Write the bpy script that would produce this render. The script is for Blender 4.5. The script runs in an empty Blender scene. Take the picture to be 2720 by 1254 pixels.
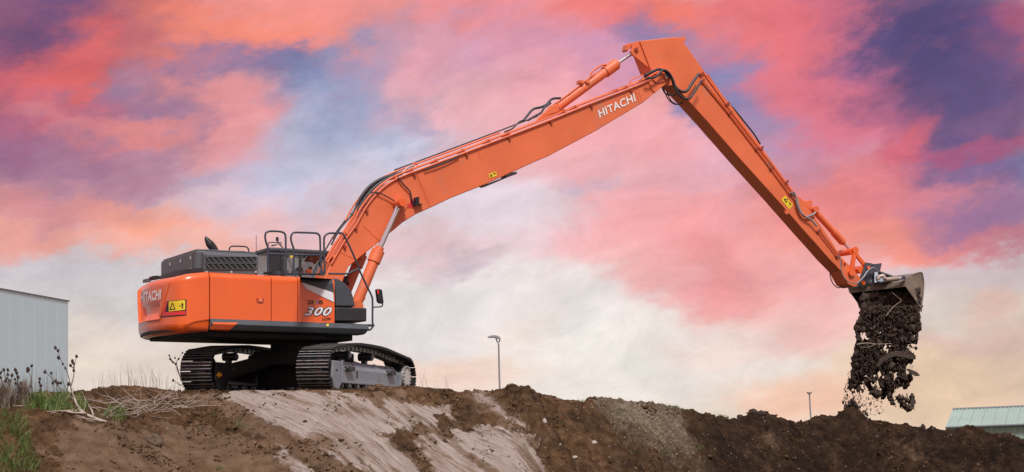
import bpy, math, random
import numpy as np
from mathutils import Vector, Matrix
from mathutils.bvhtree import BVHTree

SC = bpy.context.scene
COL = SC.collection
random.seed(7)
RNG = np.random.default_rng(7)

# ------------------------------------------------------------------ camera
W, H = 2720, 1254          # photograph size, used to lay measured outlines on their planes
F, CX, HY, EYE = 4400.0, 1360.0, 1165.0, 1.6
cam_d = bpy.data.cameras.new('camera')
cam = bpy.data.objects.new('camera', cam_d)
COL.objects.link(cam)
cam.location = (0, 0, EYE)
cam.rotation_euler = (math.radians(90), 0, 0)
cam_d.sensor_width = 36.0
cam_d.sensor_fit = 'HORIZONTAL'
cam_d.lens = F / W * 36.0
cam_d.shift_y = (HY - H / 2) / W
cam_d.clip_start = 0.1
cam_d.clip_end = 6000
SC.camera = cam

# ------------------------------------------------------------------ exposure, renderer
vs = SC.view_settings
vs.view_transform = 'Standard'
vs.look = 'None'
vs.exposure = 0.0
vs.gamma = 1.0
vs.use_curve_mapping = False
SC.render.engine = 'CYCLES'
SC.cycles.use_denoising = True
SC.cycles.use_adaptive_sampling = True
SC.cycles.adaptive_threshold = 0.012
SC.cycles.adaptive_min_samples = 10
SC.cycles.max_bounces = 6
SC.cycles.transparent_max_bounces = 16

# ------------------------------------------------------------------ sun
SUN_EL, SUN_AZ = math.radians(54), math.radians(168)   # azimuth from +Y, positive to +X (behind the camera, a little right)
sun_d = bpy.data.lights.new('sun', 'SUN')
sun_d.energy = 3.4
sun_d.angle = math.radians(12)
sun_d.color = (1.0, 0.985, 0.96)
sun = bpy.data.objects.new('sun', sun_d)
COL.objects.link(sun)
_sd = Vector((math.cos(SUN_EL) * math.sin(SUN_AZ), math.cos(SUN_EL) * math.cos(SUN_AZ), math.sin(SUN_EL)))
sun.rotation_euler = _sd.to_track_quat('Z', 'Y').to_euler()
sun.location = (0, -20, 60)

# ------------------------------------------------------------------ sky
def s2l(c):
    return tuple((v / 255 / 12.92) if v / 255 <= 0.04045 else ((v / 255 + 0.055) / 1.055) ** 2.4 for v in c)

def build_world():
    w = bpy.data.worlds.new('World')
    SC.world = w
    w.use_nodes = True
    nt = w.node_tree
    nt.nodes.clear()
    N = nt.nodes.new
    L = nt.links.new
    def math_(op, a, b=None, c=None):
        n = N('ShaderNodeMath'); n.operation = op
        for i, v in enumerate((a, b, c)):
            if v is None: continue
            if isinstance(v, (int, float)): n.inputs[i].default_value = v
            else: L(v, n.inputs[i])
        return n.outputs[0]
    def vmath(op, a, b=None, c=None):
        n = N('ShaderNodeVectorMath'); n.operation = op
        for i, v in enumerate((a, b, c)):
            if v is None: continue
            if isinstance(v, tuple): n.inputs[i].default_value = v
            else: L(v, n.inputs[i])
        return n.outputs['Value'] if op in ('DOT_PRODUCT', 'LENGTH') else n.outputs[0]
    tc = N('ShaderNodeTexCoord')
    sep = N('ShaderNodeSeparateXYZ')
    L(tc.outputs['Generated'], sep.inputs[0])
    az = math_('ARCTAN2', sep.outputs[0], sep.outputs[1])
    el = math_('ARCSINE', math_('MINIMUM', math_('MAXIMUM', sep.outputs[2], -1.0), 1.0))
    K = F / 1000.0
    comb = N('ShaderNodeCombineXYZ')
    L(math_('MULTIPLY', az, K), comb.inputs[0])
    L(math_('MULTIPLY', el, K), comb.inputs[1])
    p = comb.outputs[0]
    # streaky coordinates for the cloud texture: rotated a little, drawn out along the wind
    mp = N('ShaderNodeMapping'); mp.vector_type = 'TEXTURE'
    mp.inputs['Rotation'].default_value = (0, 0, math.radians(14))
    mp.inputs['Scale'].default_value = (1.6, 0.8, 1)
    L(p, mp.inputs[0])
    def noise(scale, detail, rough, vec, dist=0.0, off=(0, 0, 0)):
        n = N('ShaderNodeTexNoise'); n.noise_dimensions = '2D'
        n.inputs['Scale'].default_value = scale
        n.inputs['Detail'].default_value = detail
        n.inputs['Roughness'].default_value = rough
        n.inputs['Distortion'].default_value = dist
        v = vmath('ADD', vec, off)
        L(v, n.inputs['Vector'])
        return n
    n1 = noise(3.0, 8, 0.60, mp.outputs[0], 0.0, (3.1, 1.7, 0))
    warp = vmath('MULTIPLY_ADD', n1.outputs['Color'], (0.40, 0.30, 0.0), (-0.20, -0.15, 0.0))
    # the deck is calm and hazy towards the horizon, ragged higher up
    calm = N('ShaderNodeMapRange'); calm.inputs['From Min'].default_value = 0.15; calm.inputs['From Max'].default_value = 0.75
    calm.inputs['To Min'].default_value = 0.45; calm.inputs['To Max'].default_value = 1.0
    L(math_('MULTIPLY', el, K), calm.inputs[0])
    q = vmath('MULTIPLY_ADD', warp, calm.outputs[0], p)
    n2 = noise(8.0, 6, 0.66, mp.outputs[0], 0.0, (9.2, 4.4, 0))
    warp2 = vmath('MULTIPLY_ADD', n2.outputs['Color'], (0.24, 0.17, 0.0), (-0.12, -0.085, 0.0))
    q = vmath('MULTIPLY_ADD', warp2, calm.outputs[0], q)
    # what the deck looks like everywhere: pale near the horizon, pink and mauve above, broken by noise
    sepq = N('ShaderNodeSeparateXYZ'); L(q, sepq.inputs[0])
    ramp = N('ShaderNodeValToRGB')
    stops = [(0.0, (228, 208, 188)), (0.10, (232, 222, 214)), (0.28, (228, 214, 214)), (0.5, (226, 194, 194)),
             (0.75, (210, 194, 202)), (1.0, (200, 202, 216))]
    cr = ramp.color_ramp
    while len(cr.elements) < len(stops): cr.elements.new(0.5)
    for e, (pos, c) in zip(cr.elements, stops):
        e.position = pos; e.color = (*s2l(c), 1)
    L(math_('ADD', math_('MULTIPLY', sepq.outputs[1], 0.62), math_('MULTIPLY_ADD', n1.outputs['Fac'], 0.3, -0.15)), ramp.inputs[0])
    # the same coral, mauve and slate drifts go on all round at this height, thinning overhead
    n5 = noise(1.7, 6, 0.58, mp.outputs[0], 0.4, (21.3, 5.5, 0))
    drift = N('ShaderNodeValToRGB'); L(n5.outputs['Fac'], drift.inputs[0])
    dst = [(0.30, (118, 100, 146)), (0.42, (186, 138, 164)), (0.50, (238, 148, 142)), (0.58, (240, 176, 172)), (0.70, (160, 164, 196))]
    while len(drift.color_ramp.elements) < len(dst): drift.color_ramp.elements.new(0.5)
    for e, (pos, c) in zip(drift.color_ramp.elements, dst): e.position = pos; e.color = (*s2l(c), 1)
    up1 = N('ShaderNodeMapRange'); up1.inputs['From Min'].default_value = 0.40; up1.inputs['From Max'].default_value = 0.85; up1.inputs['To Max'].default_value = 0.85
    up2 = N('ShaderNodeMapRange'); up2.inputs['From Min'].default_value = 1.5; up2.inputs['From Max'].default_value = 3.2; up2.inputs['To Min'].default_value = 1.0; up2.inputs['To Max'].default_value = 0.25
    L(sepq.outputs[1], up1.inputs[0]); L(sepq.outputs[1], up2.inputs[0])
    plain = N('ShaderNodeMix'); plain.data_type = 'RGBA'
    L(math_('MULTIPLY', up1.outputs[0], up2.outputs[0]), plain.inputs['Factor']); L(ramp.outputs[0], plain.inputs['A']); L(drift.outputs[0], plain.inputs['B'])
    plain_col = plain.outputs['Result']
    # fibrous light and dark within the clouds
    n3 = noise(5.5, 9, 0.68, mp.outputs[0], 0.3, (1.3, 8.8, 0))
    f3 = math_('MULTIPLY_ADD', n3.outputs['Fac'], 0.62, 0.69)
    # warm fibres high up where the low sun catches the deck
    hi = N('ShaderNodeMapRange'); hi.inputs['From Min'].default_value = 0.45; hi.inputs['From Max'].default_value = 0.95
    L(sepq.outputs[1], hi.inputs[0])
    fib = N('ShaderNodeMapRange'); fib.inputs['From Min'].default_value = 0.50; fib.inputs['From Max'].default_value = 0.72
    n4 = noise(4.2, 5, 0.58, mp.outputs[0], 0.3, (14.1, 2.2, 0))
    L(n4.outputs['Fac'], fib.inputs[0])
    wf = math_('MULTIPLY', math_('MULTIPLY', hi.outputs[0], fib.outputs[0]), 0.16)
    # clear sky behind thin cloud
    sky = N('ShaderNodeTexSky'); sky.sky_type = 'NISHITA'; sky.sun_disc = False
    sky.sun_elevation = SUN_EL; sky.sun_rotation = SUN_AZ
    sks = vmath('MULTIPLY', sky.outputs[0], (0.1,) * 3)
    base_w = 0.05
    def blend_group(notes):
        """node group: weighted blend of colour notes; small trees build quickly"""
        g = bpy.data.node_groups.new('cloud_notes', 'ShaderNodeTree')
        for nm in ('place', 'plain'): g.interface.new_socket(nm, in_out='INPUT', socket_type='NodeSocketVector')
        g.interface.new_socket('colour', in_out='OUTPUT', socket_type='NodeSocketVector')
        gi = g.nodes.new('NodeGroupInput'); go_ = g.nodes.new('NodeGroupOutput')
        def gm(kind, op, *vals):
            n = g.nodes.new(kind); n.operation = op
            for k, v in enumerate(vals):
                if isinstance(v, (int, float, tuple)): n.inputs[k].default_value = v
                else: g.links.new(v, n.inputs[k])
            return n.outputs['Value'] if op == 'DOT_PRODUCT' else n.outputs[0]
        V, M = 'ShaderNodeVectorMath', 'ShaderNodeMath'
        qq = gi.outputs[0]; acc = gm(V, 'MULTIPLY', gi.outputs[1], (base_w,) * 3); wacc = base_w
        for i_, (cx, cy, ix, iy, lc) in enumerate(notes):
            if i_ and i_ % 7 == 0:   # keeps the shader's working set small
                qq = gm(V, 'MULTIPLY_ADD', acc, (1e-9, 1e-9, 0.0), qq)
            v = gm(V, 'MULTIPLY_ADD', qq, (ix, iy, 0.0), (-cx * ix, -cy * iy, 0.0))
            wgt = gm(M, 'POWER', 0.52, gm(V, 'DOT_PRODUCT', v, v))
            acc = gm(V, 'MULTIPLY_ADD', wgt, lc, acc)
            wacc = gm(M, 'ADD', wacc, wgt)
        g.links.new(gm(V, 'DIVIDE', acc, wacc), go_.inputs[0])
        return g
    def deck(notes):
        """background shader for a run of the cloud deck from its colour notes"""
        dv = plain_col
        if notes:
            gn = N('ShaderNodeGroup'); gn.node_tree = blend_group(notes)
            L(q, gn.inputs[0]); L(plain_col, gn.inputs[1]); dv = gn.outputs[0]
        col = vmath('MULTIPLY', dv, f3)
        mix = N('ShaderNodeMix'); mix.data_type = 'RGBA'
        L(wf, mix.inputs['Factor']); L(col, mix.inputs['A']); mix.inputs['B'].default_value = (*s2l((244, 132, 116)), 1)
        mix2 = N('ShaderNodeMix'); mix2.data_type = 'RGBA'
        mix2.inputs['Factor'].default_value = 0.03
        L(mix.outputs['Result'], mix2.inputs['A']); L(sks, mix2.inputs['B'])
        bg = N('ShaderNodeBackground'); bg.inputs['Strength'].default_value = 1.0
        L(mix2.outputs['Result'], bg.inputs[0])
        return bg.outputs[0]
    # colour notes of the cloud deck: centre and extent as azimuth and elevation, colour;
    # handled in runs of azimuth so that each ray weighs only the notes near it
    notes = []
    for (x, y, rx, ry, c) in SKY:
        a_ = math.atan((x - CX) / F); e_ = math.atan((HY - y) / F * math.cos(a_))
        notes.append((a_ * K, e_ * K, 1000.0 / (rx * 1.05), 1000.0 / (ry * 1.12), s2l(c)))
    cuts = [-2.1, -0.88, -0.40, 0.05, 0.42, 0.78, 1.08, 2.1]; soft = 0.05
    shader = deck([])
    runs = [shader]
    for a, b in zip(cuts[:-1], cuts[1:]):
        runs.append(deck([n for n in notes if n[0] + 2.5 / n[2] > a - soft and n[0] - 2.5 / n[2] < b + soft]))
    runs.append(shader)
    for c, s in zip(cuts, runs[1:]):
        mr = N('ShaderNodeMapRange'); mr.inputs['From Min'].default_value = c - soft; mr.inputs['From Max'].default_value = c + soft
        L(sepq.outputs[0], mr.inputs[0])
        mx = N('ShaderNodeMixShader'); L(mr.outputs[0], mx.inputs[0]); L(shader, mx.inputs[1]); L(s, mx.inputs[2])
        shader = mx.outputs[0]
    # far above the notes the plain deck takes over
    mr = N('ShaderNodeMapRange'); mr.inputs['From Min'].default_value = 1.55; mr.inputs['From Max'].default_value = 1.75
    L(sepq.outputs[1], mr.inputs[0])
    mx = N('ShaderNodeMixShader'); L(mr.outputs[0], mx.inputs[0]); L(shader, mx.inputs[1]); L(runs[0], mx.inputs[2])
    out = N('ShaderNodeOutputWorld')
    L(mx.outputs[0], out.inputs[0])
    w.cycles.sampling_method = 'MANUAL'
    w.cycles.sample_map_resolution = 512

SKY = [
 (130,40,110,80,(92,70,118)), (20,150,70,60,(132,78,118)), (235,140,70,45,(240,106,92)), (110,220,110,38,(234,106,102)),
 (330,50,90,45,(176,98,112)), (470,60,90,45,(212,116,108)), (600,75,150,28,(252,140,110)), (850,20,150,45,(242,146,136)),
 (1250,15,150,40,(248,146,140)), (650,150,92,32,(116,112,158)), (735,190,70,40,(112,124,168)), (950,145,76,30,(140,142,180)),
 (1030,70,80,40,(178,148,176)), (885,275,150,58,(130,154,192)), (970,225,56,36,(138,154,190)), (440,290,52,60,(120,114,156)),
 (290,262,90,20,(160,108,138)), (580,310,100,80,(240,146,140)), (30,320,60,60,(180,90,112)), (60,385,110,36,(146,96,130)),
 (240,330,90,26,(210,126,134)), (380,350,60,20,(238,142,130)), (60,440,100,36,(146,108,148)), (250,420,120,36,(182,128,150)),
 (150,510,140,46,(190,136,154)), (550,470,60,20,(184,168,192)), (850,400,170,66,(178,184,212)), (1000,460,190,80,(208,206,226)),
 (1150,322,32,32,(124,146,184)), (1030,372,66,28,(156,172,202)), (1150,230,140,76,(240,176,184)), (1270,140,90,66,(202,152,182)),
 (1300,300,110,70,(244,182,186)), (350,570,120,20,(242,158,130)), (420,604,80,15,(250,164,136)), (100,560,110,26,(220,142,142)),
 (650,560,140,28,(216,192,204)), (800,610,120,26,(234,186,186)), (80,640,130,18,(238,152,134)), (330,652,150,17,(244,162,140)),
 (160,700,220,34,(196,188,194)), (320,770,200,60,(210,204,206)), (280,940,210,60,(230,214,202)), (560,660,160,24,(240,178,164)),
 (1130,560,140,76,(230,212,220)), (1120,662,120,28,(238,196,196)), (1235,702,52,20,(184,168,182)), (1190,718,100,14,(218,198,204)),
 (1200,820,160,50,(230,222,222)), (1190,985,110,24,(242,212,196)), (1340,870,70,30,(244,224,214)),
 (1400,70,80,56,(226,146,162)), (1500,150,80,50,(202,148,182)), (1430,215,80,50,(240,162,172)), (1600,18,80,38,(246,124,118)),
 (1680,60,64,28,(134,122,170)), (1775,72,76,28,(150,138,178)), (1830,18,60,30,(252,124,102)), (1930,100,76,56,(240,124,122)),
 (2040,60,70,50,(228,112,122)), (2110,150,90,70,(234,118,124)), (2200,60,60,60,(204,106,130)), (1892,150,46,56,(124,132,180)),
 (1950,235,70,46,(114,138,190)), (2020,340,95,56,(162,138,176)), (2165,260,80,60,(230,118,134)), (2210,340,66,56,(224,118,138)),
 (2270,230,36,70,(156,96,138)), (2420,100,100,100,(78,68,116)), (2490,230,130,84,(84,74,122)), (2600,110,90,56,(112,76,122)),
 (2665,28,46,26,(156,84,124)), (2695,100,30,46,(176,84,112)), (2640,290,100,56,(98,80,130)), (2380,392,52,56,(240,108,110)),
 (2345,300,46,46,(146,86,128)), (2500,396,100,17,(166,80,122)), (2660,392,90,22,(182,82,106)), (2550,455,140,36,(110,92,142)),
 (2705,430,50,26,(130,128,168)), (2250,510,110,46,(242,134,132)), (2140,430,80,46,(206,146,168)), (2400,540,100,36,(218,128,138)),
 (1610,450,110,56,(244,182,186)), (1710,405,76,52,(246,166,174)), (1830,480,90,50,(232,172,186)), (1740,585,150,40,(244,166,168)),
 (1552,510,32,20,(186,180,206)), (1430,560,90,60,(230,216,224)), (1640,630,130,40,(244,178,180)), (1850,640,110,44,(244,148,148)),
 (1955,745,90,44,(244,150,152)), (1925,810,50,26,(238,156,154)), (1720,700,120,36,(244,182,180)), (1500,770,120,40,(234,224,222)),
 (1500,870,150,60,(244,236,230)), (1800,890,150,46,(238,228,222)), (2060,850,110,44,(242,182,176)), (2110,710,100,50,(242,168,166)),
 (2280,605,100,28,(248,148,130)), (2470,650,130,20,(242,142,126)), (2610,588,90,36,(146,106,150)), (2660,642,80,20,(194,110,132)),
 (2610,725,120,36,(206,188,192)), (2560,830,100,36,(216,202,192)), (2620,812,36,26,(238,184,166)), (2600,905,140,24,(220,184,174)),
 (2500,1010,150,60,(234,202,172)), (2690,960,60,60,(206,180,164)), (2150,1055,100,24,(244,196,170)), (2010,1000,90,30,(236,224,216)),
 (1620,1010,140,50,(240,232,226)), (1900,950,70,24,(244,216,206)),
]
build_world()

# ------------------------------------------------------------------ helpers
MATS = {}
def mat(name, color, rough=0.5, metal=0.0, coat=0.0, var=0.0, vscale=3.0, bump=0.0, bscale=40.0, dirt=None, dirt_amt=0.0, dirt_scale=2.0, spec=0.5):
    """Principled material with a little procedural colour variation, bump and optional dirt."""
    m = bpy.data.materials.new(name); m.use_nodes = True
    nt = m.node_tree; b = nt.nodes['Principled BSDF']
    b.inputs['Base Color'].default_value = (*color, 1)
    b.inputs['Roughness'].default_value = rough
    b.inputs['Metallic'].default_value = metal
    b.inputs['Coat Weight'].default_value = coat
    b.inputs['Coat Roughness'].default_value = 0.12
    b.inputs['Specular IOR Level'].default_value = spec
    tc = nt.nodes.new('ShaderNodeTexCoord')
    col = None
    if var or dirt:
        n = nt.nodes.new('ShaderNodeTexNoise'); n.inputs['Scale'].default_value = vscale; n.inputs['Detail'].default_value = 6
        n.inputs['Roughness'].default_value = 0.6
        nt.links.new(tc.outputs['Object'], n.inputs['Vector'])
        mr = nt.nodes.new('ShaderNodeMapRange')
        mr.inputs['From Min'].default_value = 0.3; mr.inputs['From Max'].default_value = 0.7
        mr.inputs['To Min'].default_value = 1 - var; mr.inputs['To Max'].default_value = 1 + var
        nt.links.new(n.outputs['Fac'], mr.inputs[0])
        vm = nt.nodes.new('ShaderNodeVectorMath'); vm.operation = 'SCALE'
        vm.inputs[0].default_value = color
        nt.links.new(mr.outputs[0], vm.inputs['Scale'])
        col = vm.outputs[0]
        mr2 = nt.nodes.new('ShaderNodeMapRange')
        mr2.inputs['From Min'].default_value = 0.3; mr2.inputs['From Max'].default_value = 0.7
        mr2.inputs['To Min'].default_value = max(0.02, rough - 0.08); mr2.inputs['To Max'].default_value = rough + 0.1
        nt.links.new(n.outputs['Fac'], mr2.inputs[0]); nt.links.new(mr2.outputs[0], b.inputs['Roughness'])
    if dirt:
        n2 = nt.nodes.new('ShaderNodeTexNoise'); n2.inputs['Scale'].default_value = dirt_scale; n2.inputs['Detail'].default_value = 9
        n2.inputs['Roughness'].default_value = 0.7
        nt.links.new(tc.outputs['Object'], n2.inputs['Vector'])
        mr = nt.nodes.new('ShaderNodeMapRange')
        mr.inputs['From Min'].default_value = 0.62 - 0.3 * dirt_amt; mr.inputs['From Max'].default_value = 0.72 - 0.22 * dirt_amt
        nt.links.new(n2.outputs['Fac'], mr.inputs[0])
        mx = nt.nodes.new('ShaderNodeMix'); mx.data_type = 'RGBA'
        nt.links.new(mr.outputs[0], mx.inputs['Factor'])
        if col is not None: nt.links.new(col, mx.inputs['A'])
        else: mx.inputs['A'].default_value = (*color, 1)
        mx.inputs['B'].default_value = (*dirt, 1)
        col = mx.outputs['Result']
    if col is not None: nt.links.new(col, b.inputs['Base Color'])
    if bump:
        n3 = nt.nodes.new('ShaderNodeTexNoise'); n3.inputs['Scale'].default_value = bscale; n3.inputs['Detail'].default_value = 5
        nt.links.new(tc.outputs['Object'], n3.inputs['Vector'])
        bp = nt.nodes.new('ShaderNodeBump'); bp.inputs['Strength'].default_value = bump; bp.inputs['Distance'].default_value = 0.02
        nt.links.new(n3.outputs['Fac'], bp.inputs['Height']); nt.links.new(bp.outputs[0], b.inputs['Normal'])
    MATS[name] = m
    return m

def P(px, py, d):
    """the point at distance d that the photograph shows at (px, py)"""
    return Vector(((px - CX) / F * d, d, EYE + (HY - py) / F * d))

class MB:
    def __init__(s): s.v = []; s.f = []; s.sm = []
    def add(s, vs, fs, smooth=False):
        o = len(s.v)
        s.v.extend(Vector(a) for a in vs)
        for f in fs:
            s.f.append([i + o for i in f]); s.sm.append(smooth)
        return s
    def box(s, c, ax, ay, az):
        """c centre, ax ay az half-extent vectors"""
        c, ax, ay, az = map(Vector, (c, ax, ay, az))
        vs = [c + ax * i + ay * j + az * k for k in (-1, 1) for j in (-1, 1) for i in (-1, 1)]
        return s.add(vs, [(0, 2, 3, 1), (4, 5, 7, 6), (0, 1, 5, 4), (2, 6, 7, 3), (0, 4, 6, 2), (1, 3, 7, 5)])
    def prism(s, poly, off, smooth=False):
        """poly: planar world points, off: extrusion vector"""
        off = Vector(off); n = len(poly)
        poly = [Vector(p) for p in poly]
        vs = poly + [p + off for p in poly]
        fs = [list(range(n)), [n + i for i in reversed(range(n))]] + [(i, n + i, n + (i + 1) % n, (i + 1) % n) for i in range(n)]
        return s.add(vs, fs, smooth)
    def loft(s, rings, closed=True, cap=True, smooth=True):
        n = len(rings[0]); vs = [p for r in rings for p in r]; fs = []
        for i in range(len(rings) - 1):
            for j in range(n if closed else n - 1):
                k = (j + 1) % n
                fs.append((i * n + j, i * n + k, (i + 1) * n + k, (i + 1) * n + j))
        s.add(vs, fs, smooth)
        if cap and closed:
            s.add(rings[0], [list(reversed(range(n)))]); s.add(rings[-1], [list(range(n))])
        return s
    def tube(s, pts, r, n=10, cap=True):
        pts = [Vector(p) for p in pts]
        rs = r if isinstance(r, (list, tuple)) else [r] * len(pts)
        rings = []; prev = None
        for i, p in enumerate(pts):
            a = pts[max(0, i - 1)]; b = pts[min(len(pts) - 1, i + 1)]
            t = (b - a)
            t = t.normalized() if t.length > 1e-9 else Vector((0, 0, 1))
            if prev is None:
                u = t.cross(Vector((0, 0, 1)))
                if u.length < 0.1: u = t.cross(Vector((1, 0, 0)))
            else:
                u = prev - t * prev.dot(t)
            u.normalize(); prev = u; w = t.cross(u)
            rings.append([p + (u * math.cos(q) + w * math.sin(q)) * rs[i] for q in (2 * math.pi * k / n for k in range(n))])
        return s.loft(rings, True, cap)
    def cyl(s, a, b, r, n=20, r2=None):
        return s.tube([a, b], [r, r if r2 is None else r2], n)
    def bvh(s): return BVHTree.FromPolygons(s.v, s.f)

def smooth_path(pts, k=6):
    pts = [Vector(p) for p in pts]
    if len(pts) < 3: return pts
    P_ = [pts[0] * 2 - pts[1]] + pts + [pts[-1] * 2 - pts[-2]]
    out = []
    for i in range(1, len(P_) - 2):
        a, b, c, d = P_[i - 1:i + 3]
        for j in range(k):
            t = j / k
            out.append(0.5 * ((2 * b) + (c - a) * t + (2 * a - 5 * b + 4 * c - d) * t * t + (3 * b - a - 3 * c + d) * t ** 3))
    out.append(pts[-1])
    return out

ORIGIN = {}
def root(name, loc, label, cat, group=None):
    o = bpy.data.objects.new(name, None); COL.objects.link(o)
    o.location = loc; o.empty_display_size = 0.3
    o['label'] = label; o['category'] = cat; o['kind'] = 'thing'
    if group: o['group'] = group
    ORIGIN[o.name] = Vector(loc)
    return o

def obj(name, mb, m, parent=None, bevel=0.0, origin=None, seg=2):
    me = bpy.data.meshes.new(name)
    og = ORIGIN[parent.name] if parent is not None else Vector(origin or (0, 0, 0))
    me.from_pydata([tuple(v - og) for v in mb.v], [], mb.f)
    me.polygons.foreach_set('use_smooth', mb.sm)
    me.materials.append(MATS[m] if isinstance(m, str) else m)
    me.validate(); me.update()
    o = bpy.data.objects.new(name, me); COL.objects.link(o)
    if parent is not None: o.parent = parent
    else: o.location = og
    ORIGIN[o.name] = og
    if bevel:
        b = o.modifiers.new('bevel', 'BEVEL'); b.width = bevel; b.segments = seg; b.limit_method = 'ANGLE'
        b.angle_limit = math.radians(35); b.harden_normals = False
    return o

def tag(o, label, cat, group=None, kind=None):
    o['label'] = label
    if cat: o['category'] = cat
    if group: o['group'] = group
    if kind: o['kind'] = kind
    return o

def ray(bvh, px, py):
    d = Vector(((px - CX) / F, 1, (HY - py) / F)).normalized()
    return bvh.ray_cast(Vector((0, 0, EYE)), d)

def lay(bvh, pts2, faces, off):
    """drape a flat print (given where the photograph shows it) over the surface it is printed on"""
    out = []; last = None
    for (x, y) in pts2:
        loc, nor, _, _ = ray(bvh, x, y)
        if loc is None:
            loc, nor = last if last else (P(x, y, 33), Vector((0, -1, 0)))
        if nor.dot(loc - Vector((0, 0, EYE))) > 0: nor = -nor
        last = (loc, nor)
        out.append(loc + nor * off)
    return MB().add(out, faces)

def quad_decal(name, q, bvh, m, parent, nu=10, nv=6, off=0.006):
    pts = []; fs = []
    for j in range(nv + 1):
        for i in range(nu + 1):
            u, v = i / nu, j / nv
            x = (q[0][0] * (1 - u) + q[1][0] * u) * (1 - v) + (q[3][0] * (1 - u) + q[2][0] * u) * v
            y = (q[0][1] * (1 - u) + q[1][1] * u) * (1 - v) + (q[3][1] * (1 - u) + q[2][1] * u) * v
            pts.append((x, y))
    for j in range(nv):
        for i in range(nu):
            a = j * (nu + 1) + i
            fs.append((a, a + nu + 1, a + nu + 2, a + 1))
    return obj(name, lay(bvh, pts, fs, off), m, parent)

def text_shape(body, shear=0.0, bold=0.0, space=1.0):
    c = bpy.data.curves.new('t', 'FONT'); c.body = body; c.size = 1; c.shear = shear; c.offset = bold; c.space_character = space
    c.resolution_u = 3
    o = bpy.data.objects.new('t', c); COL.objects.link(o)
    dg = bpy.context.evaluated_depsgraph_get(); dg.update()
    me = o.evaluated_get(dg).to_mesh()
    vs = [(v.co.x, v.co.y) for v in me.vertices]; fs = [list(p.vertices) for p in me.polygons]
    o.evaluated_get(dg).to_mesh_clear()
    bpy.data.objects.remove(o); bpy.data.curves.remove(c)
    xs = [v[0] for v in vs]; ys = [v[1] for v in vs]
    x0, x1, y0, y1 = min(xs), max(xs), min(ys), max(ys)
    return [((x - x0) / (x1 - x0), (y - y0) / (y1 - y0)) for x, y in vs], fs

def text_decal(name, body, q, bvh, m, parent, shear=0.0, bold=0.0, off=0.008, space=1.0, squeeze=0.0):
    """q: corners top-left, top-right, bottom-right, bottom-left"""
    vs, fs = text_shape(body, shear, bold, space)
    pts = []
    for u, v in vs:
        v = 1 - v; u = u * (1 - squeeze + squeeze * u)
        pts.append(((q[0][0] * (1 - u) + q[1][0] * u) * (1 - v) + (q[3][0] * (1 - u) + q[2][0] * u) * v,
                    (q[0][1] * (1 - u) + q[1][1] * u) * (1 - v) + (q[3][1] * (1 - u) + q[2][1] * u) * v))
    return obj(name, lay(bvh, pts, fs, off), m, parent)

# value noise for the terrain and scattering
def _hash(ix, iy, seed):
    h = (ix.astype(np.int64) * 374761393 + iy.astype(np.int64) * 668265263 + seed * 974634777) & 0xffffffff
    h = ((h ^ (h >> 13)) * 1274126177) & 0xffffffff
    h = (h ^ (h >> 16)) & 0xffffffff
    return h / 4294967295.0
def vnoise(x, y, seed=0):
    ix, iy = np.floor(x), np.floor(y); fx, fy = x - ix, y - iy
    fx = fx * fx * (3 - 2 * fx); fy = fy * fy * (3 - 2 * fy)
    a = _hash(ix, iy, seed); b = _hash(ix + 1, iy, seed); c = _hash(ix, iy + 1, seed); d = _hash(ix + 1, iy + 1, seed)
    return (a * (1 - fx) + b * fx) * (1 - fy) + (c * (1 - fx) + d * fx) * fy
def fbm(x, y, octv=4, seed=0, gain=0.5):
    s = 0; a = 1; t = 0
    for i in range(octv):
        s = s + a * vnoise(x * 2 ** i + 17.3 * i, y * 2 ** i - 9.1 * i, seed + i); t += a; a *= gain
    return s / t
def sstep(a, b, x):
    t = np.clip((x - a) / (b - a), 0, 1); return t * t * (3 - 2 * t)

# ------------------------------------------------------------------ ground: far sheet and the dug bank
ZG = 2.53                                            # level the machine stands on
CREST = np.array([(-1500,1075,30),(-300,1070,30),(0,1060,31),(60,1052,31.2),(110,1046,31.3),(151,1041,31.5),(199,1038,31.6),(260,1031,31.9),(311,1022,32.1),
 (359,1024,32.4),(402,1029,32.7),(440,1033,33.0),(475,1039,33.2),(520,1040,33.15),(560,1042,33.1),(640,1036,33.0),(700,1037,32.9),(780,1037,32.6),(830,1037,32.5),
 (870,1036,32.4),(908,1038,32.5),(950,1036,32.7),(975,1030,32.8),(1035,1028,33.0),(1096,1026,33.3),(1150,1031,33.5),(1200,1036,33.5),
 (1229,1046,33.5),(1250,1046,33.5),(1266,1039,33.5),(1296,1041,33.4),(1329,1031,33.2),(1360,1021,33.0),(1379,1029,33.2),(1425,1041,33.6),
 (1465,1050,34.0),(1498,1061,34.2),(1534,1066,34.4),(1552,1072,34.6),(1564,1067,35.0),(1591,1061,35.3),(1647,1066,35.8),(1714,1071,36.2),
 (1763,1072,36.8),(1797,1080,37.3),(1815,1089,37.6),(1836,1093,38),(1896,1095,38.6),(1939,1107,39.2),(1964,1104,39.6),(1995,1091,40),
 (2021,1098,40.2),(2057,1100,40.6),(2086,1111,41),(2114,1120,41.4),(2143,1118,41.7),(2171,1104,42),(2196,1098,42.2),(2218,1103,42.4),(2236,1093,42.5),
 (2257,1086,42.6),(2279,1093,42.5),(2307,1113,42.4),(2332,1116,42.2),(2357,1118,42),(2389,1133,41.8),(2421,1138,41.6),(2454,1139,41.5),
 (2479,1136,41.4),(2514,1143,41.2),(2546,1140,41),(2568,1127,41),(2593,1132,40.8),(2618,1143,40.6),(2664,1150,40.4),(2693,1154,40.2),
 (2720,1162,40),(2900,1165,40),(4200,1160,40)], dtype=float)

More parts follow.
